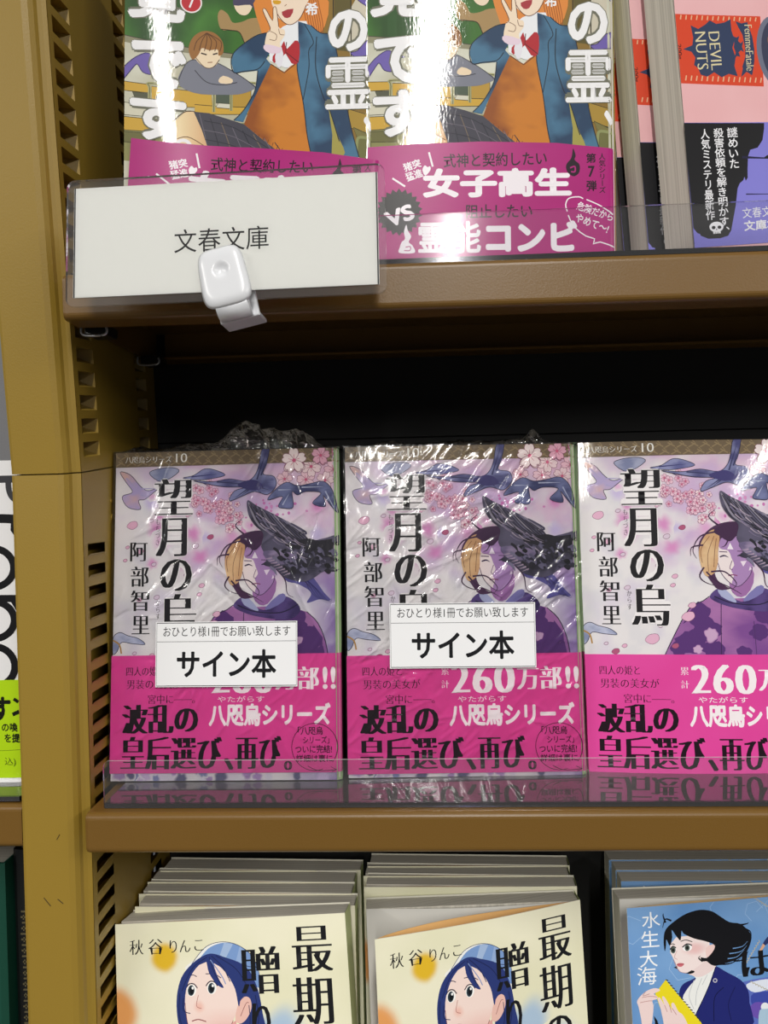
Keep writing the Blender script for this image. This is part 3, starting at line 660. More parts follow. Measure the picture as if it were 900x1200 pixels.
def art_classroom_band():        # magenta band, v = 0 at lower edge; upper edge gently wavy
    a = Art(); k = '200a1c'; w = 'f2ecf2'
    a.poly([(-.4, 0), (105.4, 0), (105.4, 53.6), (80, 56.4), (48, 57.4), (20, 56.6), (-.4, 55.4)], lambda u, v: mix(lin('a81a73'), lin('b01d7a'), .5 + nz2(u, v, .05, 3)))
    a.text('猪突', 14.8, 45.6, 22.4, 49.4, w, 'b', 18); a.text('猛進', 15.8, 41.4, 23, 45.2, w, 'b', 18); 
    a.poly([(23, 45.4), (24, 47.4), (25.2, 46.6), (26.2, 47), (26.4, 45.4), (24.2, 43)], w, 3)
    a.line([(10.2, 42), (15.6, 38.4)], .8, w, 0); a.line([(25.8, 53), (27.4, 46.8)], .8, w, 0)
    a.text('式神と契約したい', 32, 46.6, 75.8, 52.6, k, 'd', 1)
    a.text('女子高生', 23, 33.4, 86.2, 46, w, 'X'); a.text('阻止したい', 41.4, 24.4, 69.4, 30.4, k, 'd'); a.text('霊能', 21, 9.6, 47.6, 23.4, w, 'b'); a.text('コンビ', 49.6, 9.9, 88.4, 23.2, w, 'X')
    P = []
    for i in range(44):
        t = 2 * math.pi * i / 44; r = 10.2 if i % 2 else 8.6; P.append((13 + r * math.cos(t) * .98, 27.4 + r * math.sin(t)))
    a.poly(P, '171214'); a.text('VS', 7, 22.4, 19.4, 29.4, w, 'x', 20)
    a.poly([(13, 10), (19.4, 10), (18.6, 13), (17, 14.6), (18, 17), (16.6, 19.6), (16, 22), (15, 19), (15.4, 16), (14, 14.6), (13.2, 12.4)], w, 4); a.line([(15, 11), (17.4, 11), (17.6, 12.6), (15.6, 12.4)], .4, 'b01d7a')
    a.poly([(84.4, 44), (84, 47), (86, 49.6), (86.6, 52), (87, 54), (88, 51), (87.6, 49), (89.6, 47), (89.4, 43.6), (87, 42)], k, 4); a.line([(85.6, 45.6), (87.6, 46.2), (87.6, 44), (86, 44)], .6, 'b01d7a')
    a.text('第', 92.4, 47.6, 96.6, 51.8, k, 'b'); a.text('7', 93.2, 41.6, 96, 46.4, k, 'b'); a.text('弾', 92.4, 35.6, 96.8, 40.2, k, 'b')
    a.vtext('人気シリーズ', 97.8, 100.6, 51.8, 34.6, k, 'd')
    a.line([(84.2, 27), (83.6, 30), (85, 32.6), (89, 33.2), (91, 32.4)], .5, w); a.line([(92.4, 32), (98, 29.4), (103.6, 25.6)], .5, w); a.line([(84.6, 25.4), (87, 20.4), (92, 16.4), (95.6, 15.2), (95, 13), (98, 13.8), (104, 11.6)], .5, w, 2)
    a.text('危険だから', 88, 25, 104, 28.8, w, 'd', -20); a.text('やめて〜!', 87.4, 20, 102, 23.8, w, 'd', -22)
    return a

# ---- cover with the red can
def art_can():
    a = Art(); nv = '33405f'; cr = 'dfd3a8'
    K = lambda x, y: ((x - 85 - (y - 575) * .095) * .0879 - .4, 54.9 - (y - 575) * .0862 - (x - 85) * .0056)
    a.grid(-.5, 0, 106, 150, 20, 20, lambda u, v: mix(lin('e9b3b6'), lin('edbabd'), .5 + nz2(u, v, .06, 3)))
    a.poly([(-.5, 71), (34, 67.6), (35, 96), (-.5, 99)], 'd9482a')
    for k in range(15):
        a.line([(2 + k * 2.2, 96.6 - k * .18), (2.4 + k * 2.2, 98.4 - k * .2)], .5, 'e8b58e', 0); a.line([(2 + k * 2.2, 72 - k * .2), (2.5 + k * 2.2, 74 - k * .2)], .5, 'e8b58e', 0)
    a.ell(40, 81.5, 7.6, 14.4, '6f7488', 3); a.ell(41, 81.5, 6.6, 13, '3c4058', 3); a.ell(40.6, 86, 3.4, 4, 'a9713f'); a.ell(41, 79.4, 4, 4.4, 'd8c49a'); a.ell(41, 83, 2, 1.6, 'e0b93c'); a.ell(41, 74.6, 3.6, 3.4, '9a5a3a')
    a.poly([(2, 84.6), (6, 86), (6.6, 89), (6, 94), (9, 92.4), (12, 94), (14, 95.6), (16.6, 94), (20, 94.4), (22.6, 95.6), (22.6, 91), (23.6, 87), (22.4, 84), (23.4, 80), (22.6, 76.6), (23.6, 72.4), (20, 73.6), (17, 72.4), (14, 74.6), (11, 73), (8.4, 74), (7.6, 76.6), (6, 78), (6.8, 81), (5.4, 83.4)], nv)
    a.text('DEVIL', 7.5, 81, 23, 85.4, cr, 'm', -90); a.text('NUTS', 2, 81.4, 17.2, 85.8, cr, 'm', -90)
    a.poly([(24.6, 94.6), (27, 93.6), (29.4, 94), (31, 88), (31.4, 83), (31, 78), (29.6, 72.4), (27.4, 74), (25, 72), (26, 75.6), (25.8, 76), (27.4, 80), (27.6, 84), (27, 89), (25.6, 92)], nv, 0)
    a.text('FemmeFatale', 20, 82.1, 38.6, 85.1, cr, 'm', -92)
    a.poly([(22.6, 89), (24.4, 88), (25.6, 88.6), (25, 86.6), (26, 85.6), (27.2, 86.6), (26.4, 84.2), (27, 82), (25.8, 82.8), (24.8, 82), (25.4, 80.2), (24, 80.6), (22.8, 79.6), (23.6, 82), (23, 84.2), (23.4, 86.4)], nv)
    a.text('200g', -2.8, 82.6, 3.4, 84.8, '3a1a18', 'd', -90)
    return a

def art_can_band():              # black and periwinkle band
    a = Art(); K = lambda x, y: ((x - 85 - (y - 575) * .095) * .0879 - .4, 54.9 - (y - 575) * .0862 - (x - 85) * .0056); w = 'f0f0f4'
    a.poly([(-.5, 4.5), (106, 4.5), (106, 49), (-.5, 55)], '837fd6')
    a.map = K
    a.poly([(85, 575), (462, 575), (462, 600), (455, 655), (432, 690), (398, 700), (388, 730), (386, 790), (387, 830), (378, 845), (372, 826), (366, 842), (350, 856), (340, 880), (332, 960), (325, 1000), (312, 1075), (298, 1100), (260, 1112), (205, 1114), (160, 1096), (134, 1064), (128, 1000)], '121216')
    a.poly([(360, 728), (470, 736), (480, 742), (360, 740)], '1c1a3c'); a.poly([(462, 736), (480, 724), (520, 730), (520, 742), (470, 742)], '121216'); a.poly([(380, 904), (480, 905), (560, 902), (560, 907), (380, 910)], '26234c')
    a.map = None
    a.vtext('謎めいた', 17.2, 21.4, 52, 35.2, w, 'd', -.02); a.vtext('殺害依頼を解き明かす、', 11.6, 15.6, 52, 8.4, w, 'd', -.02); a.vtext('人気ミステリ最新作', 6.2, 9.8, 52, 15.2, w, 'd', -.02)
    a.map = None
    u, v = 9.4, 11.8
    a.ell(u, v + .5, 2.9, 2.1, w); a.poly([(u - 1.6, v - .8), (u + 1.6, v - .8), (u + 1.5, v - 2.2), (u - 1.5, v - 2.2)], w)
    a.ell(u - 1.2, v + .3, .8, .7, '121216', n=14); a.ell(u + 1.2, v + .3, .8, .7, '121216', n=14); a.poly([(u - .35, v - .7), (u + .35, v - .7), (u, v - .05)], '121216')
    for d in (-.7, 0, .7): a.line([(u + d, v - 1.5), (u + d, v - 2.3)], .18, '121216', 0)
    a.text('文春文庫', 20.6, 15, 36.6, 19.2, w, 'g'); a.text('文庫本', 20.8, 9.8, 35, 14, w, 'b')
    return a

# ---- cream cover of the lowest shelf: a girl in a blue cap
def art_cap():
    a = Art(); k = '17181c'
    bg = lambda u, v: mix(lin('f0edd2'), lin('e8e6c6'), .5 + nz2(u, v, .03, 2))
    a.grid(0, 0, 105, 148, 30, 42, bg)
    a.blob(22.4, 133.2, 7.6, 'e3b92c', bg, .45, .08); a.blob(-1, 110.5, 13, 'e5a05e', bg, .45, .12); a.blob(73, 99, 15, 'aec6dd', bg, .6, .3); a.blob(88, 88, 14, 'bcd0e2', bg, .7, .3)
    hair, hd = '2b3a78', '1c2654'
    # cap
    a.poly([(33, 127), (36.6, 132), (42, 137), (49, 138.6), (56, 137), (62, 132.6), (65, 126), (65.4, 119), (64, 116), (60, 122)], 'f2f3f0', 5)
    a.poly([(38, 130), (42.6, 136), (50, 138.2), (57, 136.4), (62.6, 131.6), (65, 125), (65.2, 119), (62, 121), (56, 127), (47, 131)], '7d9ed2', 5)
    a.poly([(50, 138.2), (54, 137.4), (50, 131), (47, 131)], 'a5bde0'); a.poly([(57, 136.4), (60, 134), (57, 128), (54.6, 129)], '96b1dc')
    a.line([(33, 127), (36.6, 132), (42, 137), (49, 138.6), (56, 137), (62, 132.6), (65, 126), (65.4, 119)], .25, '2a3358'); a.line([(47, 133), (54, 130.6), (60, 128), (64.6, 127.4)], .3, '2a3358')
    # back hair
    a.poly([(41, 133.4), (35, 130), (30, 124.6), (27.6, 117), (27.4, 109), (28.6, 103), (31, 97), (34, 94), (36, 104), (36, 118), (44, 128), (52, 124), (56, 112), (55, 103), (53, 92), (58, 93), (64, 96), (67, 101), (66, 108), (64.4, 118), (61, 125), (54, 130), (46, 133.6)], hair, 4)
    # neck and face
    a.poly([(12, 0), (16, 60), (22, 80), (38, 92), (47, 88), (56, 93), (74, 80), (82, 60), (84, 0)], 'e6ecf4', 3); a.line([(38, 92), (46, 70), (56, 93)], .4, '8fa0c4', 3); a.line([(46, 72), (46, 0)], .35, '8fa0c4', 0)
    a.poly([(40, 100), (40, 90), (54, 90), (54, 106)], 'e3aaa2', 0)
    skin = lambda u, v: mix(lin('f6dfd6'), lin('e9b3aa'), max(0, min(1, (112 - v) / 14)) * max(0, min(1, (u - 30) / 16)))
    a.poly([(33, 124), (31.4, 117), (31, 112), (32, 106), (34, 101), (38, 97), (44, 96.6), (49, 100), (52.6, 106), (55, 111), (55, 120), (50, 127), (43, 131), (37, 129)], skin)
    a.line([(31.2, 114), (32, 106), (34, 101), (38, 97), (44, 96.6), (49, 100), (52.6, 106)], .25, '8a4a4a')
    a.poly([(53.6, 106.4), (55, 112), (58, 115.4), (60.6, 114.6), (61, 110.6), (58.6, 106.4), (55.6, 104.6)], 'ecc0b4', 4); a.line([(56, 107.6), (58.6, 112.6), (60, 113)], .25, '8a4a4a')
    a.blob(37.6, 112.2, 3.4, 'f0c0b2', skin, .95)
    # eyes and features
    for cu, cv in ((34.4, 119), (43.6, 119.6)):
        a.ell(cu, cv, 2.1, 2.5, 'fbfbf8', -10); a.ell(cu - .2, cv, 1.5, 2.2, '2c3a44', -8); a.ell(cu, cv - .2, .9, 1.4, '12161c'); a.ell(cu + .5, cv + 1, .5, .6, 'ffffff', n=10)
        a.line([(cu - 2.6, cv + 1), (cu - 1, cv + 2.7), (cu + 1.2, cv + 2.6), (cu + 2.7, cv + .8)], .45, '1c2038')
    a.line([(32, 124.4), (35, 125.4), (37, 124.6)], .35, '3b3350'); a.line([(41, 125.6), (45, 125.4), (48, 123.6)], .35, '3b3350')
    a.line([(37.4, 117), (36.4, 112.6), (38.6, 111.4)], .25, 'b06a64'); a.line([(34, 106.4), (37, 107), (40.4, 106)], .4, '8a3a40')
    # fringe
    a.poly([(42.6, 133.2), (36, 130.6), (31, 125), (28.6, 118), (30.4, 116.4), (32, 120), (35, 126), (39, 130), (41.4, 131.2), (42.6, 126), (46, 121), (49, 119.6), (46.6, 124), (45, 130), (50, 126), (54, 119), (55.4, 111.6), (57, 116), (61, 118), (62, 124), (56, 130)], hair, 4)
    for P in ([(42, 132.6), (35, 128), (30, 119)], [(43, 132.6), (45, 126), (48, 121)], [(46, 133), (55, 127), (60, 119)], [(29, 118), (28.4, 109), (31, 100)], [(63, 116), (64, 106), (61, 98)], [(60, 112), (60, 104), (57, 96)], [(30.6, 116), (30.4, 111), (33.4, 109.6)], [(44, 133), (49, 128), (52, 122)]): a.line(P, .35, hd, 5)
    a.line([(43.4, 131.4), (48, 125), (50, 121)], .4, '7f94c8', 5)
    # writing
    a.text('秋', 6.4, 134.8, 12.8, 141, k, 'm'); a.text('谷', 15.2, 134.6, 22, 141, k, 'm')
    a.text('り', 25, 135, 28.4, 140.2, k, 'm'); a.text('ん', 29.6, 135, 34.6, 140, k, 'm'); a.text('こ', 36.4, 135.4, 40.6, 139.8, k, 'm')
    a.text('最', 80.4, 124.4, 98.4, 143.2, k, 'N'); a.text('期', 79.6, 103, 97.4, 122.2, k, 'N'); a.text('の', 80.6, 85.4, 96.4, 100, k, 'N')
    a.text('贈', 57, 116.4, 74.6, 135.8, k, 'N'); a.text('り', 61, 96, 69.4, 112.6, k, 'N')
    return a

# ---- blue cover: woman holding a yellow notebook
def art_notebook():
    a = Art(); K = lambda x, y: (7.2 + (x - 185) * .0925, 145.7 - (y - 235) * .0735 - (x - 185) * .004)
    bg = lambda u, v: mix(lin('7ba6d8'), lin('5f8fc8'), .5 + nz2(u, v, .03, 2) + (120 - v) / 90)
    a.grid(0, 0, 105, 148, 24, 34, bg)
    rnd = random.Random(3); pts = [(rnd.uniform(0, 104), rnd.uniform(88, 148)) for _ in range(34)]
    for p in pts:
        n = 6; ph = rnd.uniform(0, 60); r = rnd.uniform(4, 7)
        q = [(p[0] + r * math.cos(R(ph + 60 * i)), p[1] + r * math.sin(R(ph + 60 * i))) for i in range(n)]
        a.line(q[:rnd.randint(3, 6)], .22, 'a7c6ea', 0)
    a.map = K
    # globe of light low right
    a.poly([(640, 700), (700, 670), (800, 655), (900, 650), (1100, 660), (1100, 1000), (680, 1000), (690, 820)], '5c6fc0', 3)
    a.poly([(700, 690), (800, 665), (900, 680), (1000, 690), (980, 740), (860, 720), (740, 740)], 'dfe6f4', 4); a.poly([(720, 760), (820, 740), (930, 780), (900, 860), (760, 900)], '3b4aa6', 4); a.poly([(700, 850), (740, 800), (800, 820), (760, 900)], '6a50b0', 4)
    for i in range(15): a.line([(770 + i * 12, 178 + i * 10), (778 + i * 12, 172 + i * 10), (786 + i * 12, 184 + i * 10)], .35, 'b9b3a0', 3)
    for i in range(10): a.line([(690 + i * 9, 580 - i * 15), (702 + i * 9, 574 - i * 15), (698 + i * 9, 562 - i * 15)], .35, 'b9b3a0', 3)
    for i in range(14): a.line([(720 + i * 14, 680 + i * 9), (728 + i * 14, 674 + i * 9), (736 + i * 14, 686 + i * 9)], .35, 'b9b3a0', 3)
    # jacket and blouse
    a.poly([(340, 900), (700, 900), (720, 1500), (730, 2300), (300, 2300), (330, 1400)], '1f2670', 3); a.poly([(300, 980), (470, 980), (560, 1150), (380, 1250)], 'eddc22')
    a.poly([(355, 700), (380, 665), (430, 640), (520, 580), (545, 570), (600, 610), (670, 660), (705, 720), (710, 800), (700, 960), (360, 960), (350, 760)], '1f2670', 3)
    a.poly([(410, 612), (440, 640), (400, 690), (365, 760), (400, 830), (430, 850), (480, 740), (545, 580), (530, 560), (450, 610)], 'eef0ee', 3)
    for P in ([(430, 650), (400, 740), (420, 820)], [(470, 640), (440, 720), (430, 800)], [(500, 620), (470, 680)]): a.line(P, .3, 'c4c8cc')
    a.line([(545, 575), (500, 700), (430, 850)], .4, '0e1240', 3); a.line([(520, 900), (530, 760), (580, 700)], .35, '0e1240'); a.line([(610, 900), (600, 800), (640, 700)], .35, '131750')
    a.ell(538, 657, 1.1, 1.0, 'b8b6c4', n=14); a.ell(538, 657, .6, .5, '1f2670', n=12)
    # head
    a.poly([(440, 540), (540, 500), (545, 575), (470, 630), (420, 620), (400, 600)], 'edd9d8', 3)
    face = lambda u, v: mix(lin('f4e4e2'), lin('e9bdbc'), max(0, min(.9, 1 - ((u - 31) ** 2 / 40 + (v - 128) ** 2 / 10))))
    a.poly([(318, 430), (316, 480), (328, 510), (340, 545), (346, 570), (362, 596), (392, 606), (440, 580), (490, 540), (520, 490), (520, 420), (440, 380), (350, 390)], face)
    a.poly([(500, 460), (545, 440), (550, 470), (535, 510), (505, 530)], 'efcfcb', 3)
    a.poly([(288, 470), (286, 400), (300, 340), (350, 290), (410, 250), (480, 230), (540, 240), (580, 270), (630, 310), (690, 325), (735, 380), (742, 410), (728, 460), (700, 510), (640, 545), (580, 560), (545, 570), (520, 560), (500, 540), (480, 540), (470, 515), (500, 520), (530, 490), (546, 460), (540, 440), (500, 420), (440, 400), (390, 370), (380, 350), (372, 410), (350, 380), (330, 345), (330, 390), (316, 440), (300, 400), (296, 440)], '0d0e14', 3)
    for P in ([(300, 300), (290, 260), (292, 245)], [(330, 290), (300, 280), (284, 330)], [(690, 330), (720, 325), (732, 318)], [(700, 350), (735, 370), (742, 400)], [(640, 545), (690, 540), (720, 490)], [(480, 540), (460, 520), (470, 505)], [(560, 560), (620, 560), (680, 530)]): a.line(P, .9, '0d0e14', 5, 1)
    for P in ([(640, 470), (690, 460), (720, 430)], [(620, 500), (680, 490), (715, 455)], [(610, 530), (660, 520), (700, 480)]): a.line(P, .5, '6f9bd0', 5, 1)
    a.poly([(375, 600), (410, 612), (436, 600), (420, 590), (396, 604)], '0d0e14', 2); a.poly([(330, 570), (350, 580), (346, 560)], '0d0e14')
    for x, y, w in ((404, 455, 2.3), (331, 466, 1.4)):
        a.ell(x, y, w, 1.5, 'fafafa', n=18); a.ell(x, y, 1.2, 1.4, '4f5a54', n=16); a.ell(x, y, .6, .7, '101414', n=12); u, v = K(x, y)
        a.map = None; a.line([(u - w, v + .4), (u, v + 1.7), (u + w, v + .9)], .5, '121018', 4); a.map = K
    a.line([(372, 415), (400, 408), (432, 420)], .35, '2a2428'); a.line([(318, 432), (330, 428), (342, 434)], .35, '2a2428')
    a.line([(350, 470), (336, 508), (350, 522)], .2, 'c48f90'); a.poly([(346, 550), (362, 544), (384, 550), (370, 566), (352, 564)], 'cf6e78', 3); a.line([(346, 552), (384, 551)], .2, '8a3440', 0)
    a.line([(330, 520), (346, 572), (362, 596), (392, 606)], .2, 'b98a90')
    # notebook with a wire spine, two hands
    a.poly([(228, 720), (285, 640), (455, 905), (470, 1000), (300, 1000)], 'eddc22', 0)
    for i in range(16): a.line([(285 + i * 10.6, 640 + i * 16.6), (297 + i * 10.6, 646 + i * 16.6)], .45, '3b3a30', 0)
    sk = 'f0d8d6'
    a.poly([(140, 790), (134, 766), (146, 740), (180, 706), (220, 688), (246, 692), (252, 704), (222, 720), (238, 738), (236, 752), (212, 760), (216, 790), (210, 850), (190, 960), (160, 960), (150, 860)], sk, 3)
    for P in ([(180, 706), (166, 730), (200, 720)], [(160, 740), (200, 735), (236, 740)], [(150, 770), (190, 762), (212, 762)]): a.line(P, .25, 'b98684')
    a.poly([(260, 870), (250, 800), (240, 752), (252, 746), (272, 790), (262, 744), (274, 742), (296, 790), (310, 820), (306, 786), (320, 780), (340, 830), (366, 860), (390, 960), (280, 960)], sk, 3)
    for P in ([(272, 790), (284, 830)], [(296, 790), (306, 836)], [(310, 810), (330, 850)]): a.line(P, .25, 'b98684')
    a.poly([(216, 850), (232, 880), (250, 960), (236, 960), (220, 900)], '14141c')
    # small player and small swimmer figure
    a.ell(855, 368, 1.7, 2.0, '2a2024', n=16); a.ell(856, 376, 1.4, 1.6, 'd9a98a', n=16)
    a.poly([(826, 412), (850, 398), (880, 402), (900, 430), (896, 500), (880, 540), (840, 540), (838, 450), (812, 462), (800, 450)], '2a3668', 2); a.poly([(838, 442), (884, 430), (888, 466), (840, 490)], 'd9cf3a')
    a.poly([(800, 450), (812, 462), (782, 508), (774, 500)], 'd9a98a'); a.poly([(838, 500), (890, 500), (896, 556), (866, 560), (842, 545)], '222c5e', 2); a.poly([(848, 556), (866, 560), (860, 620), (846, 616)], 'd9a98a'); a.poly([(872, 556), (894, 556), (908, 640), (880, 650)], '2a3a80'); a.ell(880, 655, 1.8, .8, 'e8e8ea', 20)
    a.ell(790, 830, 2.0, 1.9, 'e6ecf0', n=16); a.poly([(760, 850), (800, 842), (838, 826), (846, 790), (858, 772), (866, 790), (850, 850), (830, 900), (830, 960), (755, 960)], 'a9c6dc', 3); a.poly([(838, 810), (846, 770), (862, 768), (862, 800)], 'e3bfb0', 2)
    a.map = None
    w = 'f4f7fa'
    a.text('水', 6.8, 138.6, 15.4, 145.6, w, 'g'); a.text('生', 6, 130.2, 14.4, 137.4, w, 'g'); a.text('大', 4.8, 121.6, 13.2, 128.8, w, 'g'); a.text('海', 3.2, 114, 12.2, 121.8, w, 'g')
    a.text('は', 53, 113.6, 67, 124.6, '101014', 'M'); a.text('彼', 68.8, 134, 84, 147.4, '101014', 'M')
    return a

# ---- cover in the neighbouring bay: huge black rounded letters and a lime band
def art_poster():
    a = Art(); a.grid(0, 0, 115, 144, 4, 4, 'ececee'); k = '151518'
    a.poly([(80, 137.4), (115, 137.2), (115, 134), (80, 134)], '3c3c40')
    a.line([(108.6, 136), (108.8, 131), (110.4, 127.4), (114, 125)], 2.6, '3c3c40')
    a.line([(90, 118), (106, 118), (112, 117.6)], 4, k, 0); a.poly([(109.6, 117), (112.6, 117), (112, 109), (109.4, 112.6)], k)
    for c, r in ((96, 8.6), (72.6, 8.2), (52, 8.8)):
        a.line([(101.4 + 9.2 * math.cos(t), c + r * math.sin(t)) for t in [2 * math.pi * i / 40 for i in range(40)]], 3.2, k, 0, closed=True)
    a.poly([(90, 84), (112.6, 83.8), (112.4, 80.6), (90, 80.8)], k); a.poly([(109, 81), (112.4, 81), (112, 76)], k)
    return a

def art_poster_band():
    a = Art(); k = '14160c'; a.grid(-.2, 0, 115.2, 43.4, 4, 4, 'b2d916')
    a.line([(90, 11.6), (115, 12.4)], .2, '5a6a10', 0)
    a.text('す', 100, 25, 108.6, 36, k, 'x'); a.line([(110, 35), (112, 33.6)], 1.4, k, 0); a.line([(109.4, 28), (112.4, 29.4)], 1.6, k, 0)
    a.text('の喚', 104.4, 20.4, 111.6, 24.4, k, 'b'); a.text('を提', 105.6, 15.6, 112.6, 19.6, k, 'b'); a.text('込)', 105.6, 5, 110.6, 9, '3a4410', 'g')
    return a
# ------------------------------------------------------------------ books
def flat_fold(bulge=0.0, edge=0.0, Wd=105.0):
    """gentle bow of a soft cover; the free (left) margin curls a little towards the reader"""
    def f(u, v):
        y = -bulge * math.sin(math.pi * max(0, min(1, u / Wd)))
        if edge and u < 40: y -= edge * ((40 - u) / 40) ** 2
        if u > Wd - 2.4: y += (u - Wd + 2.4) ** 2 * .30
        return (u, y)
    return f

_maps = {}
def art(fn):
    if fn not in _maps: _maps[fn] = fn()
    return _maps[fn]

def shell(Wd, H, T, fold, spine, inner, back, v0=0.0):
    """inside of the front board, spine and back board of a soft cover, as extra pieces of the cover mesh"""
    out = []; n = 16; P = [fold(Wd * i / n, 0) for i in range(n + 1)]; y0 = .3
    v = [(p[0], p[1] + y0, z) for z in (v0, H) for p in P]
    out.append((v, [(i + 1, i, n + 1 + i, n + 2 + i) for i in range(n)], inner))
    v = [(p[0], p[1] + d, H) for d in (0, y0) for p in P]; out.append((v, [(i, i + 1, n + 2 + i, n + 1 + i) for i in range(n)], 'efece0'))
    v = [(P[0][0], P[0][1] + d, z) for d in (0, y0) for z in (v0, H)]; out.append((v, [(0, 1, 3, 2)], 'f2f0e8'))
    return out

def sheet(pts, z0, z1, th=.25):
    """upright sheet following a plan line"""
    n = len(pts); v = []
    for d in (0, th):
        for z in (z0, z1): v += [(p[0], p[1] + d, z) for p in pts]
    f = []
    for i in range(n - 1):
        f += [(i, i + 1, n + i + 1, n + i), (2 * n + i + 1, 2 * n + i, 3 * n + i, 3 * n + i + 1), (n + i, n + i + 1, 3 * n + i + 1, 3 * n + i)]
    return v, f

def page_block(parent, Wd, H, T, phi=0.0, shear=0.0, mat=None, inset=1.2):
    """trimmed page block hinged at the spine (right side); phi = how far the front board stands open, shear = fanned free edge"""
    c, s = math.cos(R(phi)), math.sin(R(phi)); ox, oy = Wd - .5, .5
    n, k = 10, 8; prof = []
    def L(d, t): return (ox - c * d + s * t, oy + s * d + c * t)
    D = Wd - inset
    front = [L(D * i / n, .0 + .25 * math.sin(math.pi * i / n)) for i in range(n + 1)]
    free = [L(D + shear * t, (T - 1.0) * t + .0) for t in [j / k for j in range(1, k)]]
    backl = [L((D + shear) * (1 - i / n), T - 1.0) for i in range(n + 1)]
    prof = front + free + backl
    mb = MB(); mb.prism(prof, 1.0, H - .6, 'z')
    o = mb.build('page_block', mat or PAGES, parent)
    return L

def cover(parent, fn, mat, Wd, H, T, L, fold, spine, inner, back='d8d6d0', clip=None, step=6.0):
    ex = shell(Wd, H, T, fold, spine, inner, back)
    q = [(Wd, fold(Wd, 0)[1])]
    a, b = L(-.6, 0.2), L(-.6, T - .9)
    sp = [q[0], (a[0], a[1]), (a[0] * .3 + b[0] * .7, a[1] * .3 + b[1] * .7), b]
    v, f = sheet([(p[0], p[1]) for p in sp], 0, H, .0); ex.append((v[:8], [(i, i + 1, 4 + i + 1, 4 + i) for i in range(3)], spine))
    bk = [L(-.6 + (Wd - .4) * i / 4, T - .75) for i in range(5)]; v, f = sheet(bk, 0, H, .3); ex.append((v, f, back))
    return art(fn).build('cover', mat, parent, clip or (0, 0, Wd, H), fold, step, ex)

def band(parent, under, fn, mat, Wd, h, dz, fold, T, col, clip=None, step=6.0, rot=0.0, lift=None):
    """paper band wrapped round the front, free edge and spine"""
    if lift is None: lift = max(q[4] for q in art(under).lay) + .15
    g = lambda u, v: (fold(u, v)[0], fold(u, v)[1] - lift)
    e0, e1 = g(-.3, 0), g(Wd + .3, 0)
    ex = [([(e1[0], e1[1], 0), (e1[0] + .1, T, 0), (e1[0] + .1, T, h), (e1[0], e1[1], h)], [(0, 1, 2, 3)], col),
          ([(e0[0], e0[1], 0), (e0[0] + .6, e0[1] + 1.6, 0), (e0[0] + .6, e0[1] + 1.6, h), (e0[0], e0[1], h)], [(1, 0, 3, 2)], col)]
    o = art(fn).build('paper_band', mat, parent, clip or (-.3, 0, Wd + .3, 60), g, step, ex)
    o.location = (0, 0, dz * S); o.rotation_euler = (0, R(rot), 0)
    return o

def copy_tree(o, parent=None):
    c = o.copy(); COL.objects.link(c)
    if parent: c.parent = parent
    for ch in list(o.children): copy_tree(ch, c)
    return c

# --- middle shelf: three copies of the blossom novel, the first two in shrink film with a notice card
def shrink_film(parent, seed, Wd=105.0, H=148.0, amp=.22, T=15.0, ncrease=210, film_even=False):
    nx, ny = 150, 212; v = []; rnd = random.Random(seed); dx, dz = (Wd + 1.8) / nx, (H + .6) / ny
    ht = [[amp * .5 * noise.fractal(Vector(((-.9 + dx * i) * .10 + seed, (-.2 + dz * j) * .05 + seed, 0)), 1, 2, 4) for i in range(nx + 1)] for j in range(ny + 1)]
    for k in range(ncrease):
        cx, cy, an = rnd.uniform(0, Wd), rnd.uniform(0, H), rnd.gauss(.9 if seed % 2 else .75, .28)
        if rnd.random() < .22: an = rnd.uniform(0, math.pi)
        c, s = math.cos(an), math.sin(an); l = rnd.uniform(3, 9) if k % 4 else rnd.uniform(9, 24); w = rnd.uniform(.45, .8); a = rnd.uniform(.08, .34) * (1 if rnd.random() < .75 else -.8)
        if not film_even: a *= 1.25 if cy > 70 else .8
        for j in range(max(0, int((cy - l + .2) / dz)), min(ny, int((cy + l + .2) / dz) + 1) + 1):
            z = -.2 + dz * j
            for i in range(max(0, int((cx - l + .9) / dx)), min(nx, int((cx + l + .9) / dx) + 1) + 1):
                u = -.9 + dx * i; al = (u - cx) * c + (z - cy) * s; ac = -(u - cx) * s + (z - cy) * c
                if abs(al) < l and abs(ac) < 3 * w: ht[j][i] += a * math.exp(-(ac / w) ** 2) * (1 - (al / l) ** 2)
    for j in range(ny + 1):
        for i in range(nx + 1): v.append((-.9 + dx * i, -1.05 - max(-.7, ht[j][i]), -.2 + dz * j))
    f = [(j * (nx + 1) + i, j * (nx + 1) + i + 1, (j + 1) * (nx + 1) + i + 1, (j + 1) * (nx + 1) + i) for j in range(ny) for i in range(nx)]
    mb = MB(); mb.add(v, f)
    for x, sgn in ((-.9, 1), (Wd + .9, -1)):                         # film round the two sides
        m = 24; sv = [(x + .25 * noise.noise(Vector((j * .5, k, seed))), -.95 + (T + 1) * k / 3, -.2 + (H + .6) * j / m) for j in range(m + 1) for k in range(4)]
        mb.add(sv, [(j * 4 + k, j * 4 + k + 1, j * 4 + k + 5, j * 4 + k + 4) for j in range(m) for k in range(3)])
    o = mesh('shrink_film', mb.v, mb.f, WRAP, parent, True)
    return o

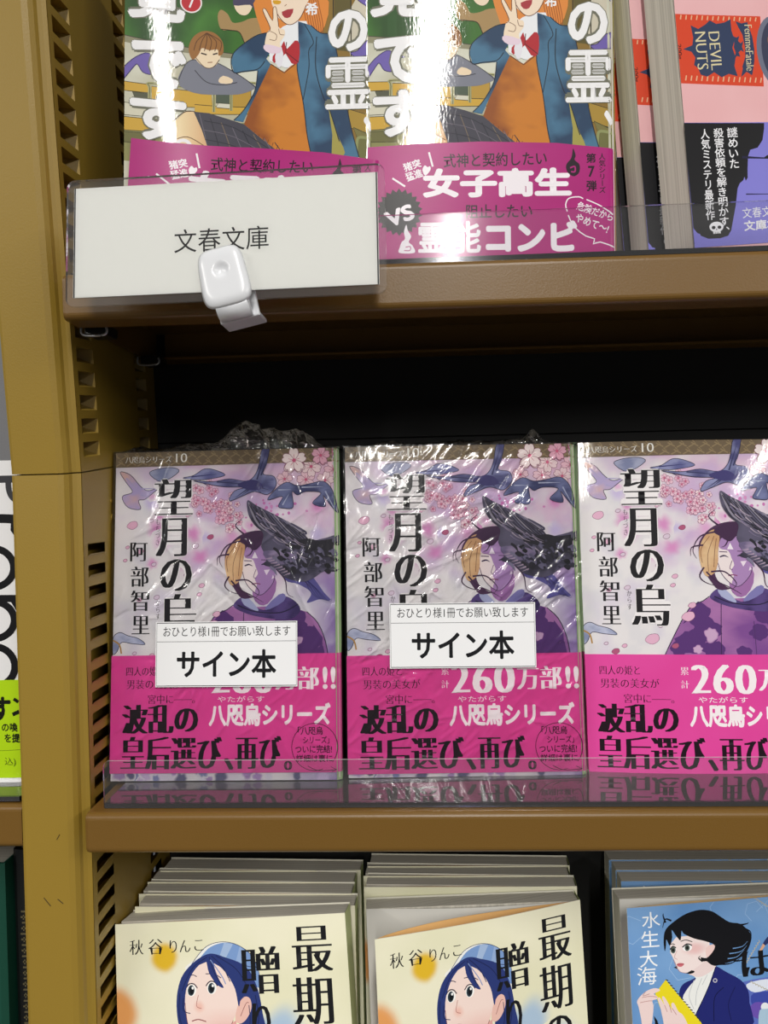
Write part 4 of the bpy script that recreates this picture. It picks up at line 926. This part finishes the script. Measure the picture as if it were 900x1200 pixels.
def film_ruffle(parent, seed, prof, Wd=105.0, H=148.0, T=15.0):
    """loose, crumpled film gathered above the top edge; prof(t) = height at t along the edge"""
    n, m = 84, 14; v = []
    for j in range(m + 1):
        q = j / m
        for i in range(n + 1):
            t = i / n; hh = prof(t); u = -1 + (Wd + 2) * t
            k = noise.fractal(Vector((u * .16, q * 2.4, seed)), 1, 2, 4); k2 = noise.fractal(Vector((u * .2, q * 3, seed + 9)), 1, 2, 4)
            z = H + .2 + hh * math.sin(math.pi * min(1, q * 1.08) * .93) * (1 + .25 * k) + .5 * k2
            y = -1 + (T + 1) * (.5 - .5 * math.cos(math.pi * q)) + 3.2 * k * math.sin(math.pi * q) * min(1, hh / 3)
            v.append((u + 1.6 * k2 * math.sin(math.pi * q), y, max(z, H + .1)))
    f = [(j * (n + 1) + i, j * (n + 1) + i + 1, (j + 1) * (n + 1) + i + 1, (j + 1) * (n + 1) + i) for j in range(m) for i in range(n)]
    return mesh('film_ruffle', v, f, CRUMPLE, parent, False)

def blossom_book(label, loc, rot, dz=1.7, film=None, card=None, edge=0.0, bow=0.0, group='blossom novels facing out on the middle shelf'):
    t = thing('paperback_book', label, 'book', loc, rot, group)
    fold = flat_fold(.0 if film else bow, edge)
    mat = COVER_SEMI if film else COVER_GLOSS
    L = page_block(t, 105, 148, 15)
    cover(t, art_blossom, mat, 105, 148, 15, L, fold, '9db58c', 'f0eee6', 'd9d4da', step=3)
    band(t, art_blossom, art_blossom_band, BAND_PRINT, 105, 51.7, dz, fold, 12, 'e04a9f', step=3)
    if film:
        shrink_film(t, film[0], amp=film[2], ncrease=film[3]); film_ruffle(t, film[0] + 3, film[1])
    if card:
        o = art(art_card).build('notice_card', CARD_PRINT, t, (0, 0, 65, 28.8), None, 6, [([(0, .3, 0), (65, .3, 0), (65, .3, 28.8), (0, .3, 28.8)], [(1, 0, 3, 2)], 'e8e8e8')])
        o.location = (card[0] * S, -2.3 * S, card[1] * S); o.rotation_euler = (R(1.0), R(card[2]), 0)
        o['label'] = 'small white notice card taped on the front'
    return t
def ruf1(t):
    pk = lambda c, w, a: a * math.exp(-((t - c) / w) ** 2)
    return (1.2 + pk(.1, .06, 2.2) + pk(.34, .1, 3.5) + pk(.56, .09, 12.5) + pk(.72, .10, 9) + pk(.84, .06, 5.5)) * min(1, t * 12) * min(1, (1 - t) * 9)
def ruf2(t):
    pk = lambda c, w, a: a * math.exp(-((t - c) / w) ** 2)
    return (1.0 + pk(.2, .07, 2.4) + pk(.5, .16, 2) + pk(.78, .12, 2.4) + pk(.82, .03, 5)) * min(1, t * 12) * min(1, (1 - t) * 9)
blossom_book('shrink-wrapped blossom paperback at the left end of the shelf, tall crumple of film on top', (-138.6, 23.1, -123.2), (-6.7, 0, 0), 3.4, (3, ruf1, .2, 150), (20.8, 41.2, .3)).scale = (.982, 1, 1)
blossom_book('shrink-wrapped blossom paperback in the middle, white light streaks on its film', (-32.4, 25.0, -123.2), (-6.2, .3, 2.0), 1.7, (8, ruf2, .36, 330), (19, 47.7, .4))
blossom_book('unwrapped glossy blossom paperback without a notice card, right of the wrapped ones', (73.4, 32.6, -123.2), (-6.5, .6, -1.2), -.4, None, None, 0, 2.4)

# --- upper shelf: two copies of the classroom comedy
def classroom_book(label, loc, rot, dz, brot, flare):
    t = thing('paperback_book', label, 'book', loc, rot, 'classroom novels facing out on the upper shelf')
    fold = lambda u, v: (u, -.0034 * flare * max(0, 50 - u) ** 2 + .3 * max(0, u - 102.6) ** 2)
    L = page_block(t, 105, 148, 13)
    cover(t, art_classroom, COVER_GLOSS, 105, 148, 13, L, fold, 'a2983f', 'f0eee6', step=1.5)
    band(t, art_classroom, art_classroom_band, BAND_PRINT, 105, 50, dz, fold, 10, 'b01d7a', rot=brot, step=1.5)
    return t
classroom_book('classroom novel standing behind the white shelf sign, its magenta band half hidden', (-120.4, 15, 94), (-3, .8, 0), 4, 3.6, 1)
classroom_book('classroom novel in the clear right of the white sign, whole magenta band showing', (-18.1, 16, 94), (-2.3, .9, 1.7), 0.2, 0, 0)

# --- upper shelf right: stack of three crime novels with the red can
def can_book(label, loc, rot, T, shear):
    t = thing('paperback_book', label, 'book', loc, rot, 'red can novels at the right of the upper shelf')
    fold = flat_fold(.4, .5)
    L = page_block(t, 105, 148, T, 0, shear, inset=.4)
    cover(t, art_can, COVER_SEMI, 105, 148, T, L, fold, 'e9b3b6', 'f0eee6', 'e2c3c0')
    band(t, art_can, art_can_band, BAND_PRINT, 105, 52, 0, fold, 10, '121216', clip=(-.3, 4.5, 105.3, 56))
    return t
can_book('red can novel in front of its stack, whole cover showing', (114.6, 5, 93.6), (-1, -3.7, 5), 14, 6)
can_book('red can novel second in its stack, only a thin strip of cover showing', (101.4, 21, 93.6), (-1, -3.4, 5), 12, 3)
can_book('red can novel at the back of its stack, strip of pink and red showing', (95, 35, 93.6), (-1, -3.2, 5), 13, 2)

# --- lowest shelf: stacks of books with their covers standing a little open
def open_book(name_label, fn, loc, rot, T, phi, bow, flapc, spine, group, inner, Wd=105, H=148, fcurl=0.0):
    t = thing('paperback_book', name_label, 'book', loc, rot, group)
    fold = lambda u, v: (u, -bow * math.sin(math.pi * u / Wd))
    L = page_block(t, Wd, H, T, phi)
    cover(t, fn, COVER_MATT, Wd, H, T, L, fold, spine, inner, 'e8e5d4', clip=(0, 0, Wd, H), step=3)
    # inner flap: runs back from the free edge towards the spine
    n = 18; pts = []
    for i in range(n + 1):
        q = i / n; u = .3 + (Wd * .97) * q
        y = .5 + fold(u, 0)[1] + math.tan(R(phi)) * Wd * .36 * math.sin(math.pi * q ** .8) * .62 + .15
        pts.append((u, y))
    v, f = sheet(pts, .3, H - .4, .22); mesh('cover_flap', v, f, flapc, t, True)
    if fcurl:
        pts = []
        a, b = L(Wd - 1.2, -.2), L(0, -.2)
        for i in range(n + 1):
            q = i / n; x = a[0] + (b[0] - a[0]) * q; y = a[1] + (b[1] - a[1]) * q - fcurl * math.sin(math.pi * q) ** 1.3
            pts.append((x, y))
        v, f = sheet(pts, .6, H - .6, .2); mesh('endpaper', v, f, plain('endpaper', 'd5d3cc', .7), t, True)
    return t
FLAP_ORANGE = plain('flap_orange', 'd9a868', .6)
FLAP_TAN = plain('flap_tan', 'c9a878', .6)
g1 = 'cream girl-in-cap novels, left stack on the lowest shelf'
s1 = open_book('front cream book of the left stack, girl in blue cap, cover almost closed', art_cap, (-131.2, 4.3, -336), (-9, -3.8, -1.6), 13.5, 2.5, .4, FLAP_ORANGE, 'b9c48a', g1, 'e0b070')
for x, y, dr, w in ((-136.6, 42.6, .6, 'directly behind the front copy'), (-139, 54.4, .1, 'third from the front'), (-138.8, 66.2, 0, 'fourth from the front'), (-136.4, 78, .2, 'farthest back')):
    c = copy_tree(s1); c.location = W(x, y, -336); c.rotation_euler = (0, 0, R(dr)); c.scale = (.99, .84, .987)
    c['label'] = 'cream paperback of the left stack, ' + w + ', grey page tops showing'
g2 = 'cream girl-in-cap novels, middle stack on the lowest shelf'
s2 = open_book('front cream book of the middle stack, cover flaring open to its orange flap', art_cap, (-17.4, -1, -336), (-6, .4, 20), 12, 18, 2.2, FLAP_ORANGE, 'b9c48a', g2, 'e0b070', fcurl=3.2)
s2.scale = (.955, 1, 1)
for x, y, w in ((-29.6, 61, 'second from the front'), (-30.6, 72, 'third from the front'), (-29.0, 82.4, 'farthest back')):
    c = copy_tree(s1); c.location = W(x, y, -336); c.rotation_euler = (0, 0, R(.3)); c['group'] = g2; c.scale = (.985, .82, .987)
    c['label'] = 'cream paperback of the middle stack, ' + w + ', grey page tops showing'
g3 = 'blue notebook-woman novels, right stack on the lowest shelf'
s3 = open_book('front blue book of the right stack, woman with yellow notebook on its cover', art_notebook, (93.6, 26, -336), (-5, 0, 9), 11.5, 6, .8, FLAP_TAN, '6f97c8', g3, 'd8c8a8', fcurl=2.0)
c0 = open_book('blue paperback of the right stack, second from the front, only top and side showing', art_notebook, (96.4, 67, -336), (0, 0, .6), 11, .6, .3, FLAP_TAN, '6f97c8', g3, 'd8c8a8')
c0.scale = (1, 1, .985)
for x, y, w in ((96.6, 78.2, 'third from the front'), (96, 89.4, 'at the very back')):
    c = copy_tree(c0); c.location = W(x, y, -336)
    c['label'] = 'blue paperback of the right stack, ' + w + ', only top and side showing'

# --- neighbouring bay, seen past the post
t = thing('paperback_book', 'white book with huge black letters and lime band left of the post', 'book', (-291, 21, -123.2), (-2, 0, 0))
fold = flat_fold(0, 0, 115)
L = page_block(t, 115, 144, 16); cover(t, art_poster, COVER_SEMI, 115, 144, 16, L, fold, 'e8e8e8', 'f0eee6', clip=(0, 0, 115, 144))
band(t, art_poster, art_poster_band, BAND_PRINT, 115, 43.4, 2.6, fold, 12, 'b2d916', clip=(-.2, 0, 115.2, 43.4))
def spine_book(label, x0, x1, y, H, D, col, rz, gilt):
    t = thing('hardback_book', label, 'book', (x0, y, -330), (0, 0, rz), 'dark spines in the bay left of the post')
    w = x1 - x0; mb = MB()
    mb.prism([(0, D), (0, 2), (w * .12, .6), (w * .5, 0), (w * .88, .6), (w, 2), (w, D), (w - .8, D), (w - .8, 2.6), (.8, 2.6), (.8, D)], 0, H, 'z')
    mb.build('cover', col, t)
    mb = MB(); mb.box(.9, w - .9, 2.8, D - 2, 2, H - 2); mb.build('page_block', PAGES, t)
    if gilt:
        mb = MB(); rnd = random.Random(int(x0))
        for c in (.32, .64):
            for i in range(26):
                z = H - 26 - i * 2.6 - c * 8; k = rnd.uniform(.6, 1.6)
                mb.box(w * c - k, w * c + k, .2 - .28, .3, z - .35, z + .35)
                if i % 2: mb.box(w * c - .3, w * c + .3, .2 - .28, .3, z - 1.2, z + 1.0)
        mb.build('gilt_lettering', plain('gilt', '5f583f', .5), t)
    return t
BOTTLE = plain('bottle_green_cloth', '0f4a3a', .45); INK = plain('black_cloth', '121314', .45); WINE = plain('wine_cloth', '7a2a1e', .5)
spine_book('dark green hardback spine at the left edge, below the neighbouring shelf', -214, -190.6, 26, 168, 90, BOTTLE, 0, False)
spine_book('black hardback with worn gilt lettering between green book and post', -189.6, -174.5, 32, 172, 90, INK, 0, True)
# ------------------------------------------------------------------ shelving
SCUFF = plain('scuff', '4a3a18', .8)
LEAN = 6.1           # the upper section of the case leans towards the reader above the joint
JZ = 13.0            # height of the joint
bc = thing('bookcase', 'ochre steel bookcase upright with slotted side panel and black back', 'bookcase', (-154, 0, -EYE))
def loc(v): return [(x + 154, y, z + EYE) for x, y, z in v]
POST = [(-140.6, 8.5), (-140.6, 6.2), (-142.2, 5.4), (-143.6, 4.4), (-144.2, 2.6), (-145.6, .9), (-147.8, 0), (-166, 0), (-167.2, .5), (-167.7, 1.8), (-167.7, 104), (-149, 104), (-149, 8.5)]
def slant(vv):           # the lower section is cut to meet the leaning upper one
    return [(x, y, z + y * .107) if z > JZ - 1 else (x, y, z) for x, y, z in vv]
def slot_panel(z0, z1, first, pitch, h, cols, x=-140.4, depth=6.0, yb=106.0, slope=3.0, y_front=6.4, louvre=False):
    """steel side panel with louvred slots punched inwards; slope drops the far side of each slot"""
    v, f = [], []
    def q(*p):
        b = len(v); v.extend(p); f.append(tuple(range(b, b + len(p))))
    ys = [y_front]; 
    for a, b in cols: ys += [a, b]
    ys.append(yb)
    n = int((z1 - first - h) / pitch) + 2; zs = [first + i * pitch for i in range(n) if first + i * pitch + h < (-16 if louvre else z1 - 1)]
    for k in range(len(ys) - 1):
        a, b = ys[k], ys[k + 1]
        if k % 2 == 0: q((x, a, z0), (x, b, z0), (x, b, z1), (x, a, z1)); continue
        prev = z0
        for z in zs:
            q((x, a, prev), (x, b, prev), (x, b, z), (x, a, z)); prev = z + h
            xi = x - depth
            if louvre:
                q((x, a, z), (x, b, z), (xi, b, z + slope), (xi, a, z + slope)); q((x + .02, a, z), (x + .02, b, z), (x + .5, b - 1, z + .9), (x + .5, a + 1, z + .9)); continue
            q((x, a, z), (x, b, z), (xi, b - 3, z + slope), (xi, a, z + .3))                     # floor lip
            q((x, b, z), (x, b, z + h), (xi, b - 3, z + h), (xi, b - 3, z + slope))              # far cheek
            q((x, a, z + h), (xi, a, z + h), (xi, b - 3, z + h), (x, b, z + h))
            q((x, a, z), (xi, a, z + .3), (xi, a, z + h), (x, a, z + h))
            q((xi, a, z + .3), (xi, b - 3, z + slope), (xi, b - 3, z + h), (xi, a, z + h))
        q((x, a, prev), (x, b, prev), (x, b, z1), (x, a, z1))
    q((x, y_front, z0), (x, y_front, z1), (x - .3, 8.5, z1), (x - .3, 8.5, z0))
    return v, f
mb = MB(); mb.prism(POST, -EYE, JZ - .3, 'z'); mb.v = loc(slant(mb.v)); mb.build('lower_upright', OCHRE, bc, False)
v, f = slot_panel(-380, JZ - .25, -376.8, 9.1, 5.2, [(10.5, 28.5), (76, 92)], depth=5, slope=-3.2, louvre=True); o = mesh('lower_side_panel', loc(slant(v)), f, OCHRE, bc)
for z, y in ((1.6, 37), (-6, 38)):
    mb = MB(); mb.prism(arc(y, z, 1.5 if z < 0 else .8, 0, 360, 14)[:-1], -140.45, -140.0, 'x'); mb.v = loc(mb.v); mb.build('rivet', OCHRE, bc)
up = MB(); up.prism(POST, .25, 330, 'z')
o = up.build('upper_upright', OCHRE, bc); 
def lean(o):
    for p in o.data.vertices:
        x, y, z = p.co / S
        c, s = math.cos(R(LEAN)), math.sin(R(LEAN)); y2, z2 = y * c - z * s, y * s + z * c
        p.co = Vector((x + 154, y2, z2 + JZ + EYE)) * S
    o.data.update()
lean(o)
v, f = slot_panel(.25, 330, 6.2, 9.95, 6.4, [(10, 27), (78, 93)]); o = mesh('upper_side_panel', v, f, OCHRE, bc); lean(o)
mb = MB(); mb.box(-149, 560, 107, 109, -430, JZ + 90); mb.v = loc(mb.v); mb.build('back_panel', BLACK, bc)
mb = MB(); mb.box(-149, 560, 107, 109, 20, 330); mb.v = [(x, y - .107 * z, z + JZ) for x, y, z in mb.v]; mb.v = loc(mb.v); mb.build('upper_back_panel', BLACK, bc)
mb = MB(); mb.box(-560, -168, 107, 109, -430, 330); mb.v = loc(mb.v); mb.build('neighbour_back_panel', GREY, bc)
mb = MB(); mb.prism([(y, z) for y, z in ((0, -430), (104, -430), (104, -EYE), (0, -EYE))], -140.5, 560, 'x'); mb.v = loc(mb.v); mb.build('plinth', OCHRE, bc)
for x, z, l, a in ((-152.5, -139, 2.4, 60), (-156, -167, 4.5, 128), (-150.6, -166, 3, 140)):
    mb = MB(); mb.tube([(x, -.1, z), (x + l * math.cos(R(a)) * .5, -.12, z + l * .5 * math.sin(R(a))), (x + l * math.cos(R(a)), -.1, z + l * math.sin(R(a)))], .16, 6)
    mb.v = loc(mb.v); mb.build('scuff_mark', SCUFF, bc)

def shelf(label, x0, x1, yf, yb, zt, h, lip, group='ochre steel shelves'):
    """folded steel tray: top, rounded front, return flange below and a rear flange"""
    o = thing('metal_shelf', label, 'shelf', ((x0 + x1) / 2, 40, zt), (0, 0, 0), group); r = 2.6
    pr = [(yb, zt), (yf + r, zt)] + arc(yf + r, zt - r, r, 90, 180, 5) + arc(yf + r, zt - h + r, r, 180, 270, 5) + [(yf + lip, zt - h), (yf + lip, zt - h + 1.2), (yf + r + .6, zt - h + 1.2), (yf + 1.4, zt - h + r), (yf + 1.4, zt - r), (yf + r, zt - 1.3), (yb, zt - 1.3)]
    mb = MB(); n = len(pr); c = 1.6
    rows = []
    for x, sh in ((x0, 1.2), (x0 + .5, .35), (x0 + c, 0), (x1, 0)):   # slightly rounded left end
        rows.append([(x, y + sh * (1 if y < yf + r + .3 else 0), z + sh * (.6 if z < zt - h / 2 else -.6) * (1 if y < yf + lip else 0)) for y, z in pr])
    v = [p for rw in rows for p in rw]; f = [(i * n + j, i * n + (j + 1) % n, (i + 1) * n + (j + 1) % n, (i + 1) * n + j) for i in range(3) for j in range(n)] + [tuple(range(n))]
    mb.add(v, f)
    mb.add([(x0 + .2, yf + r, zt - .8), (x0 + .2, yb, zt - .8), (x0 + .2, yb, zt - h + 1), (x0 + .2, yf + r, zt - h + 1), (x0 + 1, yf + r, zt - .8), (x0 + 1, yb, zt - .8), (x0 + 1, yb, zt - h + 1), (x0 + 1, yf + r, zt - h + 1)], [(0, 1, 2, 3), (7, 6, 5, 4), (3, 2, 6, 7)])
    cx = (x0 + x1) / 2; mv = [(x - cx, y - 40, z - zt) for x, y, z in mb.v]
    b = MB(); b.add(mv, mb.f); b.build('tray', OCHRE_SHELF, o)
    b = MB(); b.prism([(yb - 1.2 - 40, -1.3), (yb - 40, -1.3), (yb - 40, -h + 1), (yb - 14 - 40, -h + 1), (yb - 14 - 40, -h + 2.2), (yb - 1.2 - 40, -h + 2.2)], x0 - cx + 6, x1 - cx - 1, 'x'); b.build('rear_flange', OCHRE_SHELF, o)
    return o
shelf('upper ochre shelf, white sign clipped to its front edge', -138.6, 470, -12, 98, 91.6, 18.2, 15)
shelf('lower ochre shelf under the blossom books, front edge bare', -137.6, 470, -7.2, 104, -125.6, 16.6, 13)
shelf('shelf at the far bottom under the cream books', -137.6, 470, -7.2, 104, -337.5, 16.6, 13)
shelf('short visible end of the shelf in the bay left of the post', -560, -168, 1.5, 104, -125.2, 18.2, 13)
mb = MB(); mb.prism([(y, z) for y, z in ((0, -331), (104, -331), (104, -350), (0, -350))], -560, -168.8, 'x'); o = mb.build('metal_shelf', OCHRE_SHELF); tag(o, 'shelf hidden low in the left bay under the dark spines', 'shelf', 'ochre steel shelves')

def clip_wire(label, y, z, x):
    o = thing('shelf_support_clip', label, 'clip', (x, y, z), (0, 0, 0), 'steel clips under the upper shelf')
    pts = [(.2, .3, 4.2), (0, 0, 2.2), (.5, 0, .7), (2.4, 0, 0), (5.6, 0, -.1), (8.8, 0, 0), (10.6, 0, .7), (11.1, 0, 2.0), (10.7, 0, 3.4)]
    b = MB(); b.tube(smoothed3(pts), .55, 8, 1.0); b.build('wire_hook', CHROME, o, True)
    b = MB(); b.prism([(1.2, 1.0), (9.6, 1.0), (10.2, 2.2), (10.2, 5), (1.2, 5)], 1.2, 14, 'y'); b.build('bracket_body', DARKMETAL, o)
    return o
def smoothed3(p, n=4):
    P = [Vector(q) for q in p]; out = []
    for i in range(len(P) - 1):
        a, b, c, d = P[max(i - 1, 0)], P[i], P[i + 1], P[min(i + 2, len(P) - 1)]
        for k in range(n):
            t = k / n; out.append(.5 * ((2 * b) + (c - a) * t + (2 * a - 5 * b + 4 * c - d) * t * t + (3 * b - a - 3 * c + d) * t ** 3))
    return out + [P[-1]]
clip_wire('steel clip under the front corner of the upper shelf, by the slotted panel', 5, 70.6, -138.4)
clip_wire('steel clip farther back in the shadow below the upper shelf', 70, 69.4, -138.2)

# ------------------------------------------------------------------ clear ledges in front of the books
def ledge(label, x0, x1, y, z, h, depth, rot=0):
    o = thing('acrylic_ledge', label, 'shelf edge guard', (x0, y, z), (0, 0, rot), 'clear acrylic ledges'); L_ = x1 - x0
    pr = [(0, 0)] + [(L_, 0), (L_, h)] + arc(2.6, h - 2.6, 2.6, 90, 180, 5)
    b = MB(); b.prism([(p[0], p[1]) for p in pr], 0, 1.0, 'y')
    n = len(pr); b.f = b.f[-2:]; me = b.build('front_plate', ACRYLIC, o)
    b = MB(); e = MB(); e.prism(pr, -.02, 1.02, 'y'); ef = e.f[1:n]; e.f = ef; e.build('plate_edge', ACRYLIC_EDGE, o)
    b.add([(0, 1.0, 1.9), (L_, 1.0, 1.9), (L_, depth, 1.9), (0, depth, 1.9), (0, 1.0, .05), (L_, 1.0, .05), (L_, depth, .05), (0, depth, .05)], [(0, 1, 2, 3), (0, 3, 7, 4)]); b.build('base_plate', ACRYLIC_BASE, o)
    b = MB(); b.box(.4, L_, -.12, 1.3, .06, 2.0); b.build('glued_joint', ACRYLIC_JOINT, o)
    return o
ACRYLIC_BASE = clear('acrylic_base', (.62, .58, .6), .035, 1.6, .09, None, 1.9)
ledge('clear ledge along the lower shelf in front of the blossom books', -131.6, 460, -1.5, -125.5, 19.6, 100, -.3)
ledge('clear ledge along the upper shelf in front of the classroom books', -118, 460, -8.5, 91.7, 19.2, 100, -.3)
ledge('clear ledge end on the neighbouring shelf left of the post', -540, -170, 4, -124.5, 1.95, 96)

# ------------------------------------------------------------------ shelf sign and its clip
sg = thing('shelf_sign', 'white laminated sign card clipped to the upper shelf edge', 'sign', (-123.8, -34.7, 75.7), (-5.5, -.24, -1.65))
def art_sign():
    a = Art(); a.grid(0, 0, 112.4, 41.4, 4, 4, 'eff0ec')
    a.line([(.35, 0), (.35, 41.4)], .5, '26262a', 0); a.line([(112, 0), (112, 41.4)], .5, '26262a', 0)
    a.text('文春文庫', 37.8, 15, 72.6, 23.8, '141416', 'g')
    return a
art_sign().build('sign_card', CARD_PRINT, sg, (0, 0, 112.4, 41.4), None, 6, [([(0, .35, 0), (112.4, .35, 0), (112.4, .35, 41.4), (0, .35, 41.4)], [(1, 0, 3, 2)], 'e8e8e6')])
mb = MB(); pr = rrect(-2.6, -3.4, 115, 44.4, 3.2)
for y in (-.5, .8): mb.add([(p[0], y, p[1]) for p in pr], [tuple(range(len(pr)))])
k = len(pr); mb.add([(p[0], y, p[1]) for y in (-.5, .8) for p in pr], [(i, (i + 1) % k, k + (i + 1) % k, k + i) for i in range(k)])
mb.build('laminate_pouch', POUCH, sg)
cl = thing('sign_clip', 'white plastic spring clip with round dimple holding the sign', 'clip', (-65.5, -38.2, 74.5), (-5, -12, -2))
def pad(name, w0, w1, h, th, dim, z0, y0, x0=0, tilt=0):
    """rounded, slightly pillowed plate with an optional thumb dimple"""
    n, m = 22, 26; v = []
    def edge(t): return 1 - abs(2 * t - 1) ** 7
    for side in (0, 1):
        for j in range(m + 1):
            for i in range(n + 1):
                s_, t_ = i / n * 2 - 1, j / m * 2 - 1
                # squircle mapping
                q = max(abs(s_), abs(t_)); L_ = math.hypot(s_, t_); 
                e = 4.5; k = q / ((abs(s_) ** e + abs(t_) ** e) ** (1 / e)) if q > 0 else 1
                s2, t2 = s_ * k, t_ * k; w = w0 + (w1 - w0) * (t2 + 1) / 2
                x = s2 * w / 2 + x0; z = (t2 + 1) / 2 * h + z0
                ed = max(0, 1 - q ** 8)
                y = -th * .5 * ed if side == 0 else th * .5 * ed
                if side == 0 and dim:
                    d = math.hypot(x - dim[0], z - dim[1]); y += dim[3] * max(0, 1 - (d / dim[2]) ** 2) if d < dim[2] else 0
                v.append((x, y + y0 + tilt * (z - z0), z))
    f = []; B = (n + 1) * (m + 1)
    for j in range(m):
        for i in range(n):
            a = j * (n + 1) + i; f.append((a, a + 1, a + n + 2, a + n + 1)); f.append((B + a + 1, B + a, B + a + n + 1, B + a + n + 2))
    o = mesh(name, v, f, WHITEPLASTIC, cl, True); bm = bmesh.new(); bm.from_mesh(o.data); bmesh.ops.remove_doubles(bm, verts=bm.verts, dist=1e-6); bm.to_mesh(o.data); bm.free(); return o
pad('front_jaw', 18.6, 16.4, 22, 3.6, (0, 7.4, 2.9, 1.4), -5.6, -2.5)
mb = MB(); mb.prism(rrect(-6.4, -8.6, 8.6, 12, 1.2), 4.6, 6.6, 'y'); mb.prism([(4.8, -8.6), (4.8, -6.8), (16, -6.2), (16, -8.0)], -6.4, 8.6, 'x'); mb.build('rear_jaw', WHITEPLASTIC, cl, False, .5)
mb = MB(); mb.prism(arc(1.6, 0, 4.4, 0, 360, 20)[:-1], -5.2, 6.4, 'x'); mb.v = [(x, y, z - 4.6) for x, y, z in mb.v]; mb.build('spring_hinge', WHITEPLASTIC, cl, True)

# ------------------------------------------------------------------ shop floor
o = mesh('floor', [(-2500, -4500, -EYE), (2500, -4500, -EYE), (2500, 600, -EYE), (-2500, 600, -EYE)], [(0, 1, 2, 3)], FLOORM); tag(o, kind='structure')
